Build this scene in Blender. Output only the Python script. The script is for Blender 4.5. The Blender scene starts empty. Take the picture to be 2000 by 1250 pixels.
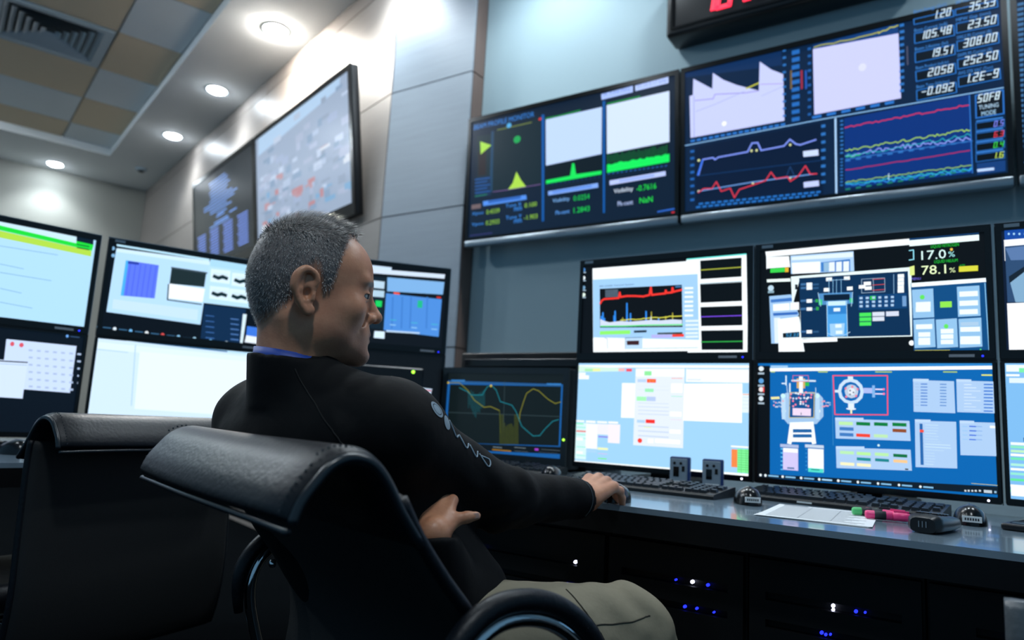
import bpy, bmesh, math, random
import numpy as np
from mathutils import Vector, Matrix
from mathutils.bvhtree import BVHTree

SCN = bpy.context.scene
COL = SCN.collection

# ------------------------------------------------------------------ camera
cam_data = bpy.data.cameras.new('camera')
cam = bpy.data.objects.new('camera', cam_data)
COL.objects.link(cam)
FW = Vector((-0.551, 0.822, 0.142)).normalized()
RT = Vector((0.834, 0.549, 0.054)); RT = (RT - FW * RT.dot(FW)).normalized()
UP = RT.cross(FW).normalized()
cam.matrix_world = Matrix(((RT.x, UP.x, -FW.x, 0.0), (RT.y, UP.y, -FW.y, 0.0), (RT.z, UP.z, -FW.z, 0.915), (0, 0, 0, 1)))
cam_data.sensor_width = 36.0
cam_data.lens = 24.984
cam_data.clip_start = 0.02
cam_data.dof.use_dof = True
cam_data.dof.focus_distance = 1.22
cam_data.dof.aperture_fstop = 3.4
SCN.camera = cam

# ------------------------------------------------------------------ world, colour management
world = bpy.data.worlds.new('world')
SCN.world = world
world.use_nodes = True
bg = world.node_tree.nodes['Background']
bg.inputs[0].default_value = (0.28, 0.60, 0.92, 1)
bg.inputs[1].default_value = 0.33
SCN.view_settings.view_transform = 'Standard'
SCN.view_settings.look = 'None'
SCN.view_settings.gamma = 1.0
SCN.view_settings.exposure = 0.0
SCN.view_settings.use_curve_mapping = False
DOWNLIGHT_POWER = 30.0
DOWNLIGHT_COLOUR = (0.86, 0.95, 1.0)
SCREEN_GAIN = 1.15

# ------------------------------------------------------------------ helpers
def lin(h):
    if not isinstance(h, str):
        return tuple(h)
    out = []
    for i in (0, 2, 4):
        c = int(h[i:i + 2], 16) / 255.0
        out.append(c / 12.92 if c <= 0.04045 else ((c + 0.055) / 1.055) ** 2.4)
    return tuple(out)

def mat(name, colour, rough=0.5, metal=0.0, spec=0.5, bump=None, var=None, coat=0.0, stretch=None, sheen=0.0):
    m = bpy.data.materials.new(name)
    m.use_nodes = True
    nt = m.node_tree
    p = nt.nodes['Principled BSDF']
    c = lin(colour)
    p.inputs['Base Color'].default_value = (*c, 1)
    p.inputs['Roughness'].default_value = rough
    p.inputs['Metallic'].default_value = metal
    p.inputs['Specular IOR Level'].default_value = spec
    p.inputs['Coat Weight'].default_value = coat
    p.inputs['Sheen Weight'].default_value = sheen
    if bump or var:
        tc = nt.nodes.new('ShaderNodeTexCoord')
        src = tc.outputs['Object']
        if stretch:
            mp = nt.nodes.new('ShaderNodeMapping')
            mp.inputs['Scale'].default_value = stretch
            nt.links.new(src, mp.inputs['Vector'])
            src = mp.outputs['Vector']
        if var:
            n = nt.nodes.new('ShaderNodeTexNoise')
            n.inputs['Scale'].default_value = var[0]
            n.inputs['Detail'].default_value = 5
            nt.links.new(src, n.inputs['Vector'])
            mx = nt.nodes.new('ShaderNodeMix')
            mx.data_type = 'RGBA'
            a = var[1]
            mx.inputs['A'].default_value = (*[max(0, v * (1 - a)) for v in c], 1)
            mx.inputs['B'].default_value = (*[min(1, v * (1 + a)) for v in c], 1)
            nt.links.new(n.outputs['Fac'], mx.inputs['Factor'])
            nt.links.new(mx.outputs['Result'], p.inputs['Base Color'])
        if bump:
            n = nt.nodes.new('ShaderNodeTexNoise')
            n.inputs['Scale'].default_value = bump[0]
            n.inputs['Detail'].default_value = 4
            nt.links.new(src, n.inputs['Vector'])
            b = nt.nodes.new('ShaderNodeBump')
            b.inputs['Strength'].default_value = bump[1]
            b.inputs['Distance'].default_value = bump[2] if len(bump) > 2 else 0.002
            nt.links.new(n.outputs['Fac'], b.inputs['Height'])
            nt.links.new(b.outputs['Normal'], p.inputs['Normal'])
    return m

def emat(name, colour, strength):
    m = bpy.data.materials.new(name)
    m.use_nodes = True
    p = m.node_tree.nodes['Principled BSDF']
    p.inputs['Base Color'].default_value = (0.02, 0.02, 0.02, 1)
    p.inputs['Emission Color'].default_value = (*lin(colour), 1)
    p.inputs['Emission Strength'].default_value = strength
    return m

def screen_mat(name, sampled):
    m = bpy.data.materials.new(name)
    m.use_nodes = True
    nt = m.node_tree
    p = nt.nodes['Principled BSDF']
    p.inputs['Base Color'].default_value = (0.006, 0.007, 0.008, 1)
    p.inputs['Roughness'].default_value = 0.28
    p.inputs['Specular IOR Level'].default_value = 0.25
    a = nt.nodes.new('ShaderNodeAttribute')
    a.attribute_name = 'Col'
    nt.links.new(a.outputs['Color'], p.inputs['Emission Color'])
    p.inputs['Emission Strength'].default_value = SCREEN_GAIN
    if not sampled:
        m.cycles.emission_sampling = 'NONE'
    return m

class MB:
    """collects shapes, builds one mesh object"""
    def __init__(self):
        self.v = []; self.f = []; self.mi = []; self.sm = []
    def add(self, vs, fs, mi=0, smooth=False, M=None):
        o = len(self.v)
        for p in vs:
            p = Vector(p)
            self.v.append(M @ p if M else p)
        for f in fs:
            self.f.append([i + o for i in f]); self.mi.append(mi); self.sm.append(smooth)
        return self
    def box(self, x0, x1, y0, y1, z0, z1, mi=0, M=None):
        vs = [(x, y, z) for z in (z0, z1) for y in (y0, y1) for x in (x0, x1)]
        return self.add(vs, [(0, 2, 3, 1), (4, 5, 7, 6), (0, 1, 5, 4), (2, 6, 7, 3), (0, 4, 6, 2), (1, 3, 7, 5)], mi, False, M)
    def rbox(self, x0, x1, y0, y1, z0, z1, r=0.004, seg=2, mi=0, M=None):
        bm = bmesh.new()
        bmesh.ops.create_cube(bm, size=1.0)
        for v in bm.verts:
            v.co = Vector(((x0 + x1) / 2 + v.co.x * (x1 - x0), (y0 + y1) / 2 + v.co.y * (y1 - y0), (z0 + z1) / 2 + v.co.z * (z1 - z0)))
        bmesh.ops.bevel(bm, geom=bm.edges[:], offset=r, segments=seg, affect='EDGES', profile=0.5)
        bm.verts.index_update()
        self.add([v.co.copy() for v in bm.verts], [[v.index for v in f.verts] for f in bm.faces], mi, seg > 1, M)
        bm.free()
        return self
    def prism(self, poly, axis, a, b, mi=0, M=None):
        """poly: list of 2D points, extruded from a to b along axis"""
        def P(p, t):
            return {'x': (t, p[0], p[1]), 'y': (p[0], t, p[1]), 'z': (p[0], p[1], t)}[axis]
        n = len(poly)
        vs = [P(p, a) for p in poly] + [P(p, b) for p in poly]
        fs = [list(range(n))[::-1], list(range(n, 2 * n))] + [(i, (i + 1) % n, (i + 1) % n + n, i + n) for i in range(n)]
        return self.add(vs, fs, mi, False, M)
    def tube(self, path, r, n=10, closed=False, caps=True, mi=0, M=None, flat=1.0, upv=(0, 0, 1)):
        path = [Vector(p) for p in path]
        k = len(path)
        rr = r if isinstance(r, (list, tuple)) else [r] * k
        vs = []; fs = []
        prev = None
        for i, p in enumerate(path):
            if closed:
                t = path[(i + 1) % k] - path[i - 1]
            else:
                t = path[min(i + 1, k - 1)] - path[max(i - 1, 0)]
            t.normalize()
            if prev is None:
                u = Vector(upv)
                if abs(u.dot(t)) > 0.95:
                    u = Vector((1, 0, 0))
            else:
                u = prev
            u = (u - t * u.dot(t)).normalized(); prev = u
            w = t.cross(u)
            for j in range(n):
                a = 2 * math.pi * j / n
                vs.append(p + u * (math.cos(a) * rr[i] * flat) + w * (math.sin(a) * rr[i]))
        m = k if closed else k - 1
        for i in range(m):
            for j in range(n):
                a = i * n + j; b = i * n + (j + 1) % n
                c = ((i + 1) % k) * n + (j + 1) % n; d = ((i + 1) % k) * n + j
                fs.append((a, b, c, d))
        if caps and not closed:
            fs.append(list(range(n))[::-1]); fs.append([(k - 1) * n + j for j in range(n)])
        return self.add(vs, fs, mi, True, M)
    def lathe(self, prof, n=20, mi=0, M=None):
        vs = []; fs = []
        for (r, z) in prof:
            for j in range(n):
                a = 2 * math.pi * j / n
                vs.append((r * math.cos(a), r * math.sin(a), z))
        for i in range(len(prof) - 1):
            for j in range(n):
                fs.append((i * n + j, i * n + (j + 1) % n, (i + 1) * n + (j + 1) % n, (i + 1) * n + j))
        fs.append(list(range(n))[::-1]); fs.append([(len(prof) - 1) * n + j for j in range(n)])
        return self.add(vs, fs, mi, True, M)
    def grid(self, rows, mi=0, closed_u=False, smooth=True):
        """rows: list of equal-length point lists"""
        n = len(rows[0]); fs = []
        for i in range(len(rows) - 1):
            for j in range(n if closed_u else n - 1):
                fs.append((i * n + j, i * n + (j + 1) % n, (i + 1) * n + (j + 1) % n, (i + 1) * n + j))
        return self.add([p for r in rows for p in r], fs, mi, smooth)
    def build(self, name, mats, parent=None, M=None):
        me = bpy.data.meshes.new(name)
        me.from_pydata([tuple(v) for v in self.v], [], self.f)
        for m in (mats if isinstance(mats, (list, tuple)) else [mats]):
            me.materials.append(m)
        me.polygons.foreach_set('material_index', self.mi)
        me.polygons.foreach_set('use_smooth', self.sm)
        me.update()
        o = bpy.data.objects.new(name, me)
        COL.objects.link(o)
        if parent is not None:
            o.parent = parent
        if M is not None:
            o.matrix_local = M
        return o

def put(name, me, parent=None, loc=(0, 0, 0), rot=(0, 0, 0)):
    o = bpy.data.objects.new(name, me)
    COL.objects.link(o)
    o.parent = parent
    o.location = loc; o.rotation_euler = rot
    return o

def tag(o, label, cat, group=None, kind=None):
    if label: o['label'] = label
    if cat: o['category'] = cat
    if group: o['group'] = group
    if kind: o['kind'] = kind
    return o

def thing(name, label, cat, loc=(0, 0, 0), rotz=0.0, group=None):
    o = bpy.data.objects.new(name, None)
    COL.objects.link(o)
    o.location = loc; o.rotation_euler = (0, 0, rotz)
    o.empty_display_size = 0.05
    return tag(o, label, cat, group)

def struct(o):
    o['kind'] = 'structure'
    return o

def copy_tree(o, parent=None):
    c = o.copy()
    COL.objects.link(c)
    c.parent = parent
    for ch in list(o.children):
        copy_tree(ch, c)
    return c

# ------------------------------------------------------------------ materials
M_WALL = mat('wall_paint', 'a3bac2', 0.75, bump=(180, 0.08))
M_FARWALL = mat('far_wall_paint', '8f908a', 0.8, bump=(150, 0.08))
M_PANEL = mat('grey_laminate', '949ea8', 0.42, var=(3, 0.10), stretch=(1, 1, 14), bump=(40, 0.05))
M_WPANEL = mat('taupe_laminate', '8a827c', 0.45, var=(3, 0.10), stretch=(1, 1, 14), bump=(40, 0.05))
M_JOINT = mat('joint_dark', '24282b', 0.8)
M_WOOD = mat('brown_wood', '75625a', 0.45, var=(6, 0.22), stretch=(6, 6, 0.7))
M_CEIL = mat('ceiling_white', 'dfe4e6', 0.85, bump=(220, 0.06))
M_TILEW = mat('tile_white', 'e4eef2', 0.85, bump=(350, 0.2))
M_TILEB = mat('tile_beige', 'e2d2b6', 0.85, bump=(350, 0.2))
M_FLOOR = mat('floor_carpet', '07090b', 0.9, spec=0.0, var=(4, 0.15))
M_VENT = mat('vent_white', 'b4c6d0', 0.5)
M_VENTD = mat('vent_dark', '1c2226', 0.8)
M_BLACK = mat('black_plastic', '0b0e12', 0.34)
M_BEZEL = mat('bezel_black', '07090c', 0.22)
M_RIM = mat('rim_silver', '8a949c', 0.3, 0.7)
M_TVSIL = mat('tv_silver', '9aa4ac', 0.28, 0.8)
M_DARK = mat('console_black', '05070a', 0.45, spec=0.25, bump=(200, 0.05))
M_DARK2 = mat('cabinet_charcoal', '080b0e', 0.5, spec=0.25, bump=(160, 0.06))
M_SLOT = mat('slot_black', '020304', 0.9)
M_DESK = mat('worktop_grey', '6e7f8c', 0.16, var=(30, 0.04), coat=0.3)
M_LEATHER = mat('black_leather', '050a12', 0.44, spec=0.32, bump=(140, 0.45, 0.0016), var=(18, 0.25))
M_LFAB = mat('chair_back_fabric', '080c0f', 0.7, bump=(300, 0.15))
M_GREYLEA = mat('grey_leather', '4a5258', 0.35, bump=(140, 0.4, 0.0016))
M_PIPE = mat('piping_leather', '1a2228', 0.28)
M_STITCH = mat('stitch_grey', '2c363c', 0.6)
M_CHROME = mat('chrome', 'd4d8dc', 0.09, 1.0)
M_JACKET = mat('jacket_black', '040507', 0.8, spec=0.2, bump=(26, 0.3, 0.005), var=(9, 0.25))
M_SEAM = mat('jacket_seam', '030405', 0.9)
M_PIPING = mat('jacket_piping', '38444c', 0.6)
M_PRINT = mat('sleeve_print', '8296a4', 0.6)
M_TROUSER = mat('khaki_cotton', '847c68', 0.85, bump=(30, 0.5, 0.004), var=(12, 0.10))
M_TSEAM = mat('khaki_seam', '3c382e', 0.9)
M_LANYARD = mat('lanyard_blue', '0c3f9c', 0.55)
M_KEY = mat('key_black', '141a20', 0.38)
M_KBASE = mat('keyboard_black', '0a0e12', 0.42)
M_LABEL = mat('label_white', 'd8dcdc', 0.6)
M_INK = mat('ink_dark', '22262c', 0.7)
M_INKG = mat('ink_grey', '8d949c', 0.7)
M_PAPER = mat('paper_white', 'dfe3e6', 0.8)
M_PINK = mat('marker_pink', 'f03c80', 0.35)
M_GREEN = mat('marker_green', '4cc070', 0.35)
M_DEV = mat('device_grey', '8796a2', 0.4)
M_DEVB = mat('device_blue', '24407a', 0.4)
M_GLASSD = mat('dark_glass', '05080b', 0.08)
M_EYE = mat('eye_white', 'a9a8a4', 0.15)
M_IRIS = mat('iris_dark', '15100c', 0.12)
E_LAMP = emat('lamp_glow', 'eaf6ff', 110.0)
E_LAMP_FILL = emat('lamp_glow_fill', 'eaf6ff', 800.0)  # strong glow for the unseen lamps added to lift the tray tiles
E_LAMP_HOT = emat('lamp_glow_hot', 'fff8ee', 900.0)
E_LED_W = emat('led_white', 'd8dcff', 6.0)
E_LED_B = emat('led_blue', '1c28ff', 3.0)
E_LED_G = emat('led_green', '9cf03c', 3.0)
E_LED_R = emat('led_red', 'ff2838', 2.2)
E_CLOCK = emat('clock_red', 'ff2a48', 1.8)
S_BIG = screen_mat('screen_glow', True)
S_FINE = screen_mat('screen_glow_fine', False)

# ------------------------------------------------------------------ display contents (what each screen shows)
# ops in thousandths of the screen's width and height
SHOWS = {
 'M1U': [['bg','05080d'],['p','f4fbff',60,40,651,45,654,18,987,17,1000,1000,670,1000,670,983,87,985],['p','5fe0d8',654,18,987,15,988,28,654,31],[
   'p','9fccf4',65,169,719,189,733,870,83,821],['t','SPS SAND Control System',111,241,226,25,'24425e'],['p','05080d',114,279,629,291,638,735,125,715],[
   'l',28,'f0362e',121,446,131,413,147,397,195,396,241,394,247,333,254,384,294,377,346,382,397,392,435,380,443,298,450,381,497,375,531,373,534,340,540,368,571,366,574,317,580,361,601,353,629,345],[
   'p','2d86e8',136,545,146,545,150,665,138,664],['p','2d86e8',128,584,138,585,141,664,129,664],['p','2d86e8',148,608,157,609,160,665,148,665],[
   'p','2d86e8',217,534,226,534,230,669,218,669],['p','2d86e8',211,584,220,585,224,669,212,668],['p','2d86e8',291,452,300,453,306,674,294,673],[
   'p','2d86e8',316,566,325,566,328,675,317,674],['p','2d86e8',413,551,422,551,426,681,414,680],['p','2d86e8',491,625,499,625,502,685,490,684],[
   'p','b9b040',448,562,453,562,455,661,448,660],['p','b9b040',576,582,581,582,582,668,576,668],['p','b9b040',535,612,540,612,541,666,535,665],[
   'p','b9b040',270,610,274,611,276,650,269,649],[
   'l',13,'d8d84e',259,640,276,638,292,640,308,636,324,634,340,636,357,641,372,638,388,637,404,630,420,632,435,628,451,626,467,624,482,624,498,631,513,628,528,627,544,626,559,618,574,618,589,621,604,621,619,621,634,620],[
   'p','cfdbee',125,618,153,642,187,659,259,649,318,660,389,654,445,649,449,600,454,650,507,658,580,652,634,661,636,719,127,703],[
   'l',17,'57e085',130,700,287,706,452,704,638,710],['p','64788c',152,298,236,300,236,309,152,307],['p','64788c',152,315,236,317,237,326,153,324],[
   'p','64788c',153,332,237,334,237,343,153,342],['p','64788c',153,350,237,351,237,360,153,359],['p','64788c',153,367,237,368,238,377,154,376],[
   'p','3d74a8',591,301,627,301,627,318,591,318],['p','eef7ff',645,320,695,323,696,344,645,341],['p','eef7ff',646,365,696,368,696,389,646,386],[
   'p','eef7ff',646,411,696,414,697,435,646,432],['p','eef7ff',647,461,697,464,697,485,647,483],['p','eef7ff',647,507,697,509,697,531,647,529],[
   'p','eef7ff',648,553,698,555,698,576,648,574],['p','eef7ff',648,606,698,608,698,629,649,628],['p','dcecfa',655,662,728,664,728,687,655,685],[
   'p','dcecfa',655,704,728,706,728,729,656,728],['p','dcecfa',656,747,729,748,729,771,656,770],['p','dcecfa',656,789,729,790,729,813,656,812],[
   'p','dcecfa',657,826,729,826,730,849,657,849],['p','8cf06a',126,754,323,752,324,794,127,794],['p','1b2c3c',346,758,425,757,425,781,346,782],[
   'p','b4b2ee',455,808,579,809,580,844,456,842],['p','30352c',491,788,639,788,639,809,491,805],['p','f04038',579,809,648,807,648,836,580,836],[
   'p','f4fbff',83,826,177,830,182,986,88,985],['p','f4fbff',178,833,289,837,293,986,183,984],['l',5,'3d5668',160,829,177,841,182,947],[
   'l',7,'2c5570',295,955,293,834,401,832],['p','b9d8f5',294,837,401,839,403,957,298,956],['p','3a1d22',303,867,380,867,380,913,305,912],['l',4,'3d8a86',406,952,731,950],[
   'p','04080c',733,52,962,55,962,248,738,247],['p','04080c',735,300,965,303,966,493,740,491],['p','04080c',739,536,968,540,969,735,745,732],[
   'p','04080c',745,777,973,782,974,976,750,973],['l',15,'a0aa3c',735,151,961,152],['l',12,'7a4be8',742,636,965,638],['l',15,'2ca345',747,893,972,893],[
   'l',7,'2f7f96',735,296,965,297],['o',-1,49,14,24,'4a86c8'],['r',0,73,17,87,'9fb8cc'],['o',1,143,14,23,'e8f4fa'],['r',0,168,19,181,'9fb8cc'],['o',4,255,14,23,'6f9cc0'],[
   'r',0,280,22,292,'9fb8cc'],['o',6,337,14,23,'dff2e6'],['r',0,362,24,374,'9fb8cc'],['o',17,1026,7,12,'d8ecf8'],['o',46,1027,7,12,'d8ecf8'],['o',128,1028,7,12,'d8ecf8'],[
   'o',213,1029,7,12,'d8ecf8'],['o',297,1030,7,12,'d8ecf8'],['o',984,1027,5,11,'c8e0f4']],
 'M1L': [['bg','9dcff6'],['r',0,25,1000,47,'ffffff'],['p','cfeee0',0,32,299,55,298,85,0,95],['r',43,61,96,88,'a8e8b0'],['r',95,60,144,87,'e8eea0'],['r',260,55,299,85,'f0b8b8'],[
   'r',308,59,343,87,'f04a5c'],['r',3,101,49,128,'eef6fc'],['r',4,129,72,169,'f4f8fc'],['p','fbfdff',285,201,369,202,371,540,285,542],[
   'p','dfe9f8',366,55,653,53,652,798,364,800],['r',368,61,651,134,'f2f7fd'],['p','fcfeff',653,197,963,188,962,540,649,543],['r',660,56,1000,182,'f0f6fd'],[
   'r',667,58,1000,64,'c8d8ea'],['r',668,156,743,163,'c2d4ea'],['r',419,82,462,125,'8ee89c'],['r',436,158,489,194,'f0382c'],['t','ABCDEF',442,169,42,16,'f8d060'],[
   'r',379,161,432,191,'b8d0f0'],['r',425,251,477,284,'98ecb0'],['r',377,330,435,372,'a4f4b4'],['r',436,329,490,371,'b4c8ec'],['r',383,555,431,583,'b0d0ee'],[
   'r',435,547,489,583,'ee3028'],['r',424,609,471,626,'e4f0a0'],['r',578,145,641,152,'f0a890'],['r',580,317,643,322,'88e8a8'],['r',576,537,642,539,'f0a890'],[
   'r',579,199,641,284,'ffffff'],['r',576,465,639,507,'ffffff'],['r',576,632,636,666,'ffffff'],['r',494,726,634,762,'ffffff'],['r',451,728,484,770,'f4f4fa'],[
   'r',384,227,565,228,'c4d4e8'],['r',385,262,565,264,'c4d4e8'],['r',387,390,567,395,'c4d4e8'],['r',388,424,568,430,'c4d4e8'],['r',389,459,568,466,'c4d4e8'],[
   'r',389,494,568,501,'c4d4e8'],['r',391,608,570,619,'c4d4e8'],['r',392,654,571,666,'c4d4e8'],['r',393,700,571,712,'c4d4e8'],['o',404,753,14,23,'f04030'],[
   'r',964,276,1000,448,'dfeefa'],['r',965,282,1000,289,'f0a070'],['r',967,309,1000,312,'a8c4e0'],['r',967,340,1000,342,'a8c4e0'],['r',967,375,1000,377,'a8c4e0'],[
   'r',967,407,1000,409,'a8c4e0'],['r',0,588,54,604,'f4fafa'],['r',65,587,128,607,'f6f8fc'],['r',137,586,201,605,'f2f6fc'],['r',208,584,269,603,'f4f6fc'],[
   'r',0,612,74,975,'d0eef0'],['r',67,616,143,864,'f0f2fa'],['r',139,613,210,718,'eaeaf8'],['r',209,610,283,794,'f0eaf8'],['r',3,615,49,629,'90ecc0'],[
   'r',5,691,67,703,'e8382c'],['r',148,734,210,745,'8468d8'],['r',4,652,66,664,'9eeadc'],['r',6,726,67,737,'9eeadc'],['r',7,762,68,773,'9eeadc'],[
   'r',9,848,71,859,'9eeadc'],['r',11,934,73,943,'9eeadc'],['r',7,762,50,789,'f2f6fa'],['r',10,897,53,923,'f2f6fa'],['r',146,845,212,868,'e8f0b8'],[
   'r',149,903,209,907,'e8a8c8'],['r',150,947,207,958,'78e880'],['r',76,877,140,900,'a8d0f4'],['p','f8fdff',0,991,1000,981,1000,1000,0,1000],[
   'r',908,744,1000,758,'f4f8fc'],['r',911,776,941,933,'f08848'],['r',941,769,1000,976,'80ee98'],['r',941,783,1000,788,'60d078'],['r',941,803,1000,809,'60d078'],[
   'r',941,824,1000,829,'60d078'],['r',941,844,1000,850,'60d078'],['r',911,857,940,858,'d07030'],['r',942,864,1000,870,'60d078'],['r',912,874,940,875,'d07030'],[
   'r',942,884,1000,890,'60d078'],['r',912,891,940,892,'d07030'],['r',942,904,1000,911,'60d078'],['r',942,924,1000,931,'60d078'],['r',942,944,1000,951,'60d078'],[
   'r',960,770,963,983,'64d47c'],['r',984,767,988,980,'64d47c']],
 'M2U': [['bg','04070b'],['p','f4fbff',27,14,699,0,699,61,32,68],['p','f4fbff',32,68,147,77,153,186,33,190],['p','06090e',35,183,147,183,149,291,37,291],[
   'r',53,186,126,229,'36d04a'],['r',127,185,145,232,'e0b030'],['p','e8f8f4',35,291,153,295,155,325,36,320],['o',56,380,15,29,'b8d4e4'],['r',41,405,72,428,'88a8b8'],[
   'p','a9cdf2',154,74,454,79,456,266,157,253],['p','dcecfa',160,88,451,88,451,133,160,121],['p','f0f6fc',160,145,299,152,298,258,164,254],[
   'p','3b7bc4',302,162,438,150,438,264,303,252],['p','90b8d8',315,166,342,165,341,251,315,250],['p','e4eef8',341,167,367,166,367,254,340,253],[
   'p','e4eef8',374,169,400,168,399,259,373,258],['p','e4eef8',407,170,433,169,432,263,406,262],['p','9cc4ec',48,459,157,452,196,648,93,920,59,919],[
   'p','3d74c0',55,493,160,483,163,516,56,522],['p','f2f7fc',67,540,149,534,150,603,68,606],['p','f2f7fc',153,530,196,529,196,603,153,603],[
   'p','3468b8',67,626,190,622,190,647,69,652],['p','dceafa',72,672,103,670,106,914,76,916],['p','f4fbff',92,686,196,667,222,1000,96,1000],[
   'p','0a1018',116,822,197,812,198,863,117,866],['d','53.33',130,824,63,34,'3fa0e0'],['p','e4f6f8',157,279,704,263,700,875,202,879,200,311,163,568],[
   'p','072d52',197,300,689,297,694,866,206,869],['r',177,358,189,407,'0a1420'],['r',233,349,260,383,'eef6fc'],['r',205,351,231,372,'3d6c9c'],[
   'r',262,360,292,378,'27537e'],['r',233,384,260,417,'eef6fc'],['r',205,386,231,407,'3d6c9c'],['r',262,395,291,413,'27537e'],['r',233,506,259,540,'eef6fc'],[
   'r',204,509,231,529,'3d6c9c'],['r',262,517,291,535,'27537e'],['r',233,584,259,616,'eef6fc'],['r',204,586,230,607,'3d6c9c'],['r',262,594,291,611,'27537e'],[
   'r',232,798,258,830,'eef6fc'],['r',204,802,230,821,'3d6c9c'],['r',261,807,290,824,'27537e'],['r',275,510,288,539,'2fa048'],['r',278,583,291,614,'2fa048'],[
   'r',326,311,354,345,'f0f8fa'],['r',409,311,436,344,'f0f8fa'],['r',315,409,342,443,'f0f8fa'],['r',422,408,448,441,'f0f8fa'],[
   'p','4f8cc4',291,457,448,460,449,566,294,566],['p','041a30',314,472,434,475,435,530,315,529],['r',291,514,307,567,'3cc888'],['r',434,515,448,556,'3cc888'],[
   'p','4aa0e4',329,537,420,536,422,862,331,864],['p','c8e8f4',334,537,416,538,416,578,334,576],['p','2f7fc8',335,582,420,583,419,657,336,657],[
   'p','9ccbf0',341,746,410,743,406,849,344,856],['r',360,600,390,632,'e0f0fa'],['r',367,751,396,783,'e0f0fa'],['r',369,810,399,841,'e0f0fa'],[
   'l',6,'7fb4dc',340,328,339,461],['l',6,'7fb4dc',359,330,358,463],['l',6,'7fb4dc',375,332,374,465],['l',6,'7fb4dc',396,335,396,467],['l',6,'8fbce0',330,339,428,338],[
   'l',7,'a8cce8',288,450,300,579],['l',7,'a8cce8',448,460,441,590],['l',6,'b8dcf4',330,864,329,543],['l',6,'b8dcf4',422,864,420,538],[
   'l',6,'b8d8f0',331,833,362,862,400,861,434,825],['l',5,'9cb8d0',488,470,489,346,590,346,590,471,488,473],['l',5,'9cb8d0',540,346,541,473],[
   'l',7,'d04848',537,354,590,353],['l',7,'d04848',536,406,590,404],['l',7,'d04848',536,453,589,451],['r',498,372,530,406,'f0f4f8'],['r',476,400,506,432,'f0f4f8'],[
   'r',502,416,533,448,'f0f4f8'],['r',646,321,673,353,'eef6fa'],['r',646,355,672,387,'eef6fa'],['r',645,389,672,421,'eef6fa'],['r',645,423,671,455,'eef6fa'],[
   'r',644,456,671,487,'eef6fa'],['l',7,'7fa8cc',629,320,628,490],['r',472,493,682,628,'0b3f72'],['r',525,505,550,540,'30c04c'],['r',478,509,492,530,'a4c4e4'],[
   'r',478,546,492,567,'a4c4e4'],['r',478,583,492,604,'a4c4e4'],['r',506,510,520,531,'a4c4e4'],['r',506,547,519,568,'a4c4e4'],['r',506,584,519,605,'a4c4e4'],[
   'r',534,510,547,531,'a4c4e4'],['r',533,547,547,568,'a4c4e4'],['r',533,584,547,605,'a4c4e4'],['r',561,511,574,532,'a4c4e4'],['r',561,548,574,569,'a4c4e4'],[
   'r',560,585,574,605,'a4c4e4'],['r',588,512,601,533,'a4c4e4'],['r',588,549,601,569,'a4c4e4'],['r',587,585,601,606,'a4c4e4'],['r',615,513,628,533,'a4c4e4'],[
   'r',615,549,628,570,'a4c4e4'],['r',614,585,627,606,'a4c4e4'],['r',663,518,680,610,'6c98c8'],['r',477,655,529,689,'46e05a'],['r',477,697,529,731,'46e05a'],[
   'r',477,739,528,772,'46e05a'],['r',534,652,586,689,'d4dcea'],['r',534,696,585,733,'d4dcea'],['r',593,651,647,693,'d0d8ea'],[
   'p','f4fbff',206,885,375,870,376,910,219,917],['p','e8fcff',47,1000,706,1000,707,1000,50,1000],['o',697,933,11,23,'f4fbff'],['p','123a66',699,0,978,0,978,19,699,24],[
   'p','eafcff',698,24,978,24,978,74,699,77],['t','LIQUID NITROGEN',787,80,112,34,'22c83c'],['t','17.0',747,128,100,80,'d8f8f4'],['t','%',856,151,26,48,'9fe4e8'],[
   'o',869,134,6,13,'e0b850'],['t','LIQUID HELIUM',799,218,93,31,'22c83c'],['t','78.1',746,261,99,79,'e8fcc8'],['t','%',858,293,24,42,'d8ecb0'],[
   'p','d4d43c',896,287,970,288,969,334,895,334],['t','AUTO',899,271,21,14,'22c83c'],['t','MENU',704,361,38,21,'7068e0'],['l',11,'8fdcf0',697,116,715,113,715,198,696,201],[
   'p','d8e888',697,262,717,253,717,337,697,341],['p','0d4a80',700,407,999,398,1000,1000,706,1000],['p','f0fcff',702,408,997,398,998,432,703,444],[
   'l',9,'7fb8e0',993,441,998,1000],['p','8fbfe6',704,468,791,465,792,715,707,719],['p','8fbfe6',885,461,972,459,972,715,886,719],[
   'p','8fbfe6',707,733,792,727,794,971,709,978],['p','8fbfe6',798,736,881,730,882,973,800,980],['p','8fbfe6',887,736,974,730,974,972,888,980],['o',746,537,10,21,'60e05c'],[
   'o',838,796,9,20,'60e05c'],['r',817,583,863,634,'8ce44c'],['r',719,579,779,622,'eaf6fa'],['r',718,622,778,665,'eaf6fa'],['r',894,504,965,548,'eaf6fa'],[
   'r',893,583,964,626,'eaf6fa'],['r',892,657,962,699,'eaf6fa'],['r',717,774,783,815,'eaf6fa'],['r',726,843,774,882,'eaf6fa'],['r',726,890,773,928,'eaf6fa'],[
   'r',725,913,773,952,'eaf6fa'],['r',816,818,866,857,'eaf6fa'],['r',816,864,865,903,'eaf6fa'],['r',815,910,864,948,'eaf6fa'],['r',893,806,968,846,'eaf6fa'],[
   'r',892,884,967,923,'eaf6fa'],['r',891,913,967,951,'eaf6fa'],['r',895,765,963,797,'a8c8e4'],['r',709,996,850,1000,'c4c040'],['o',967,997,3,8,'50e070']],
 'M2L': [['bg','0763ae'],['r',0,28,61,1000,'050a10'],['p','2d82c8',60,18,1000,0,1000,24,60,48],['p','f6fcff',60,48,1000,24,1000,51,60,77],['r',64,26,147,44,'9cc8ec'],[
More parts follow.
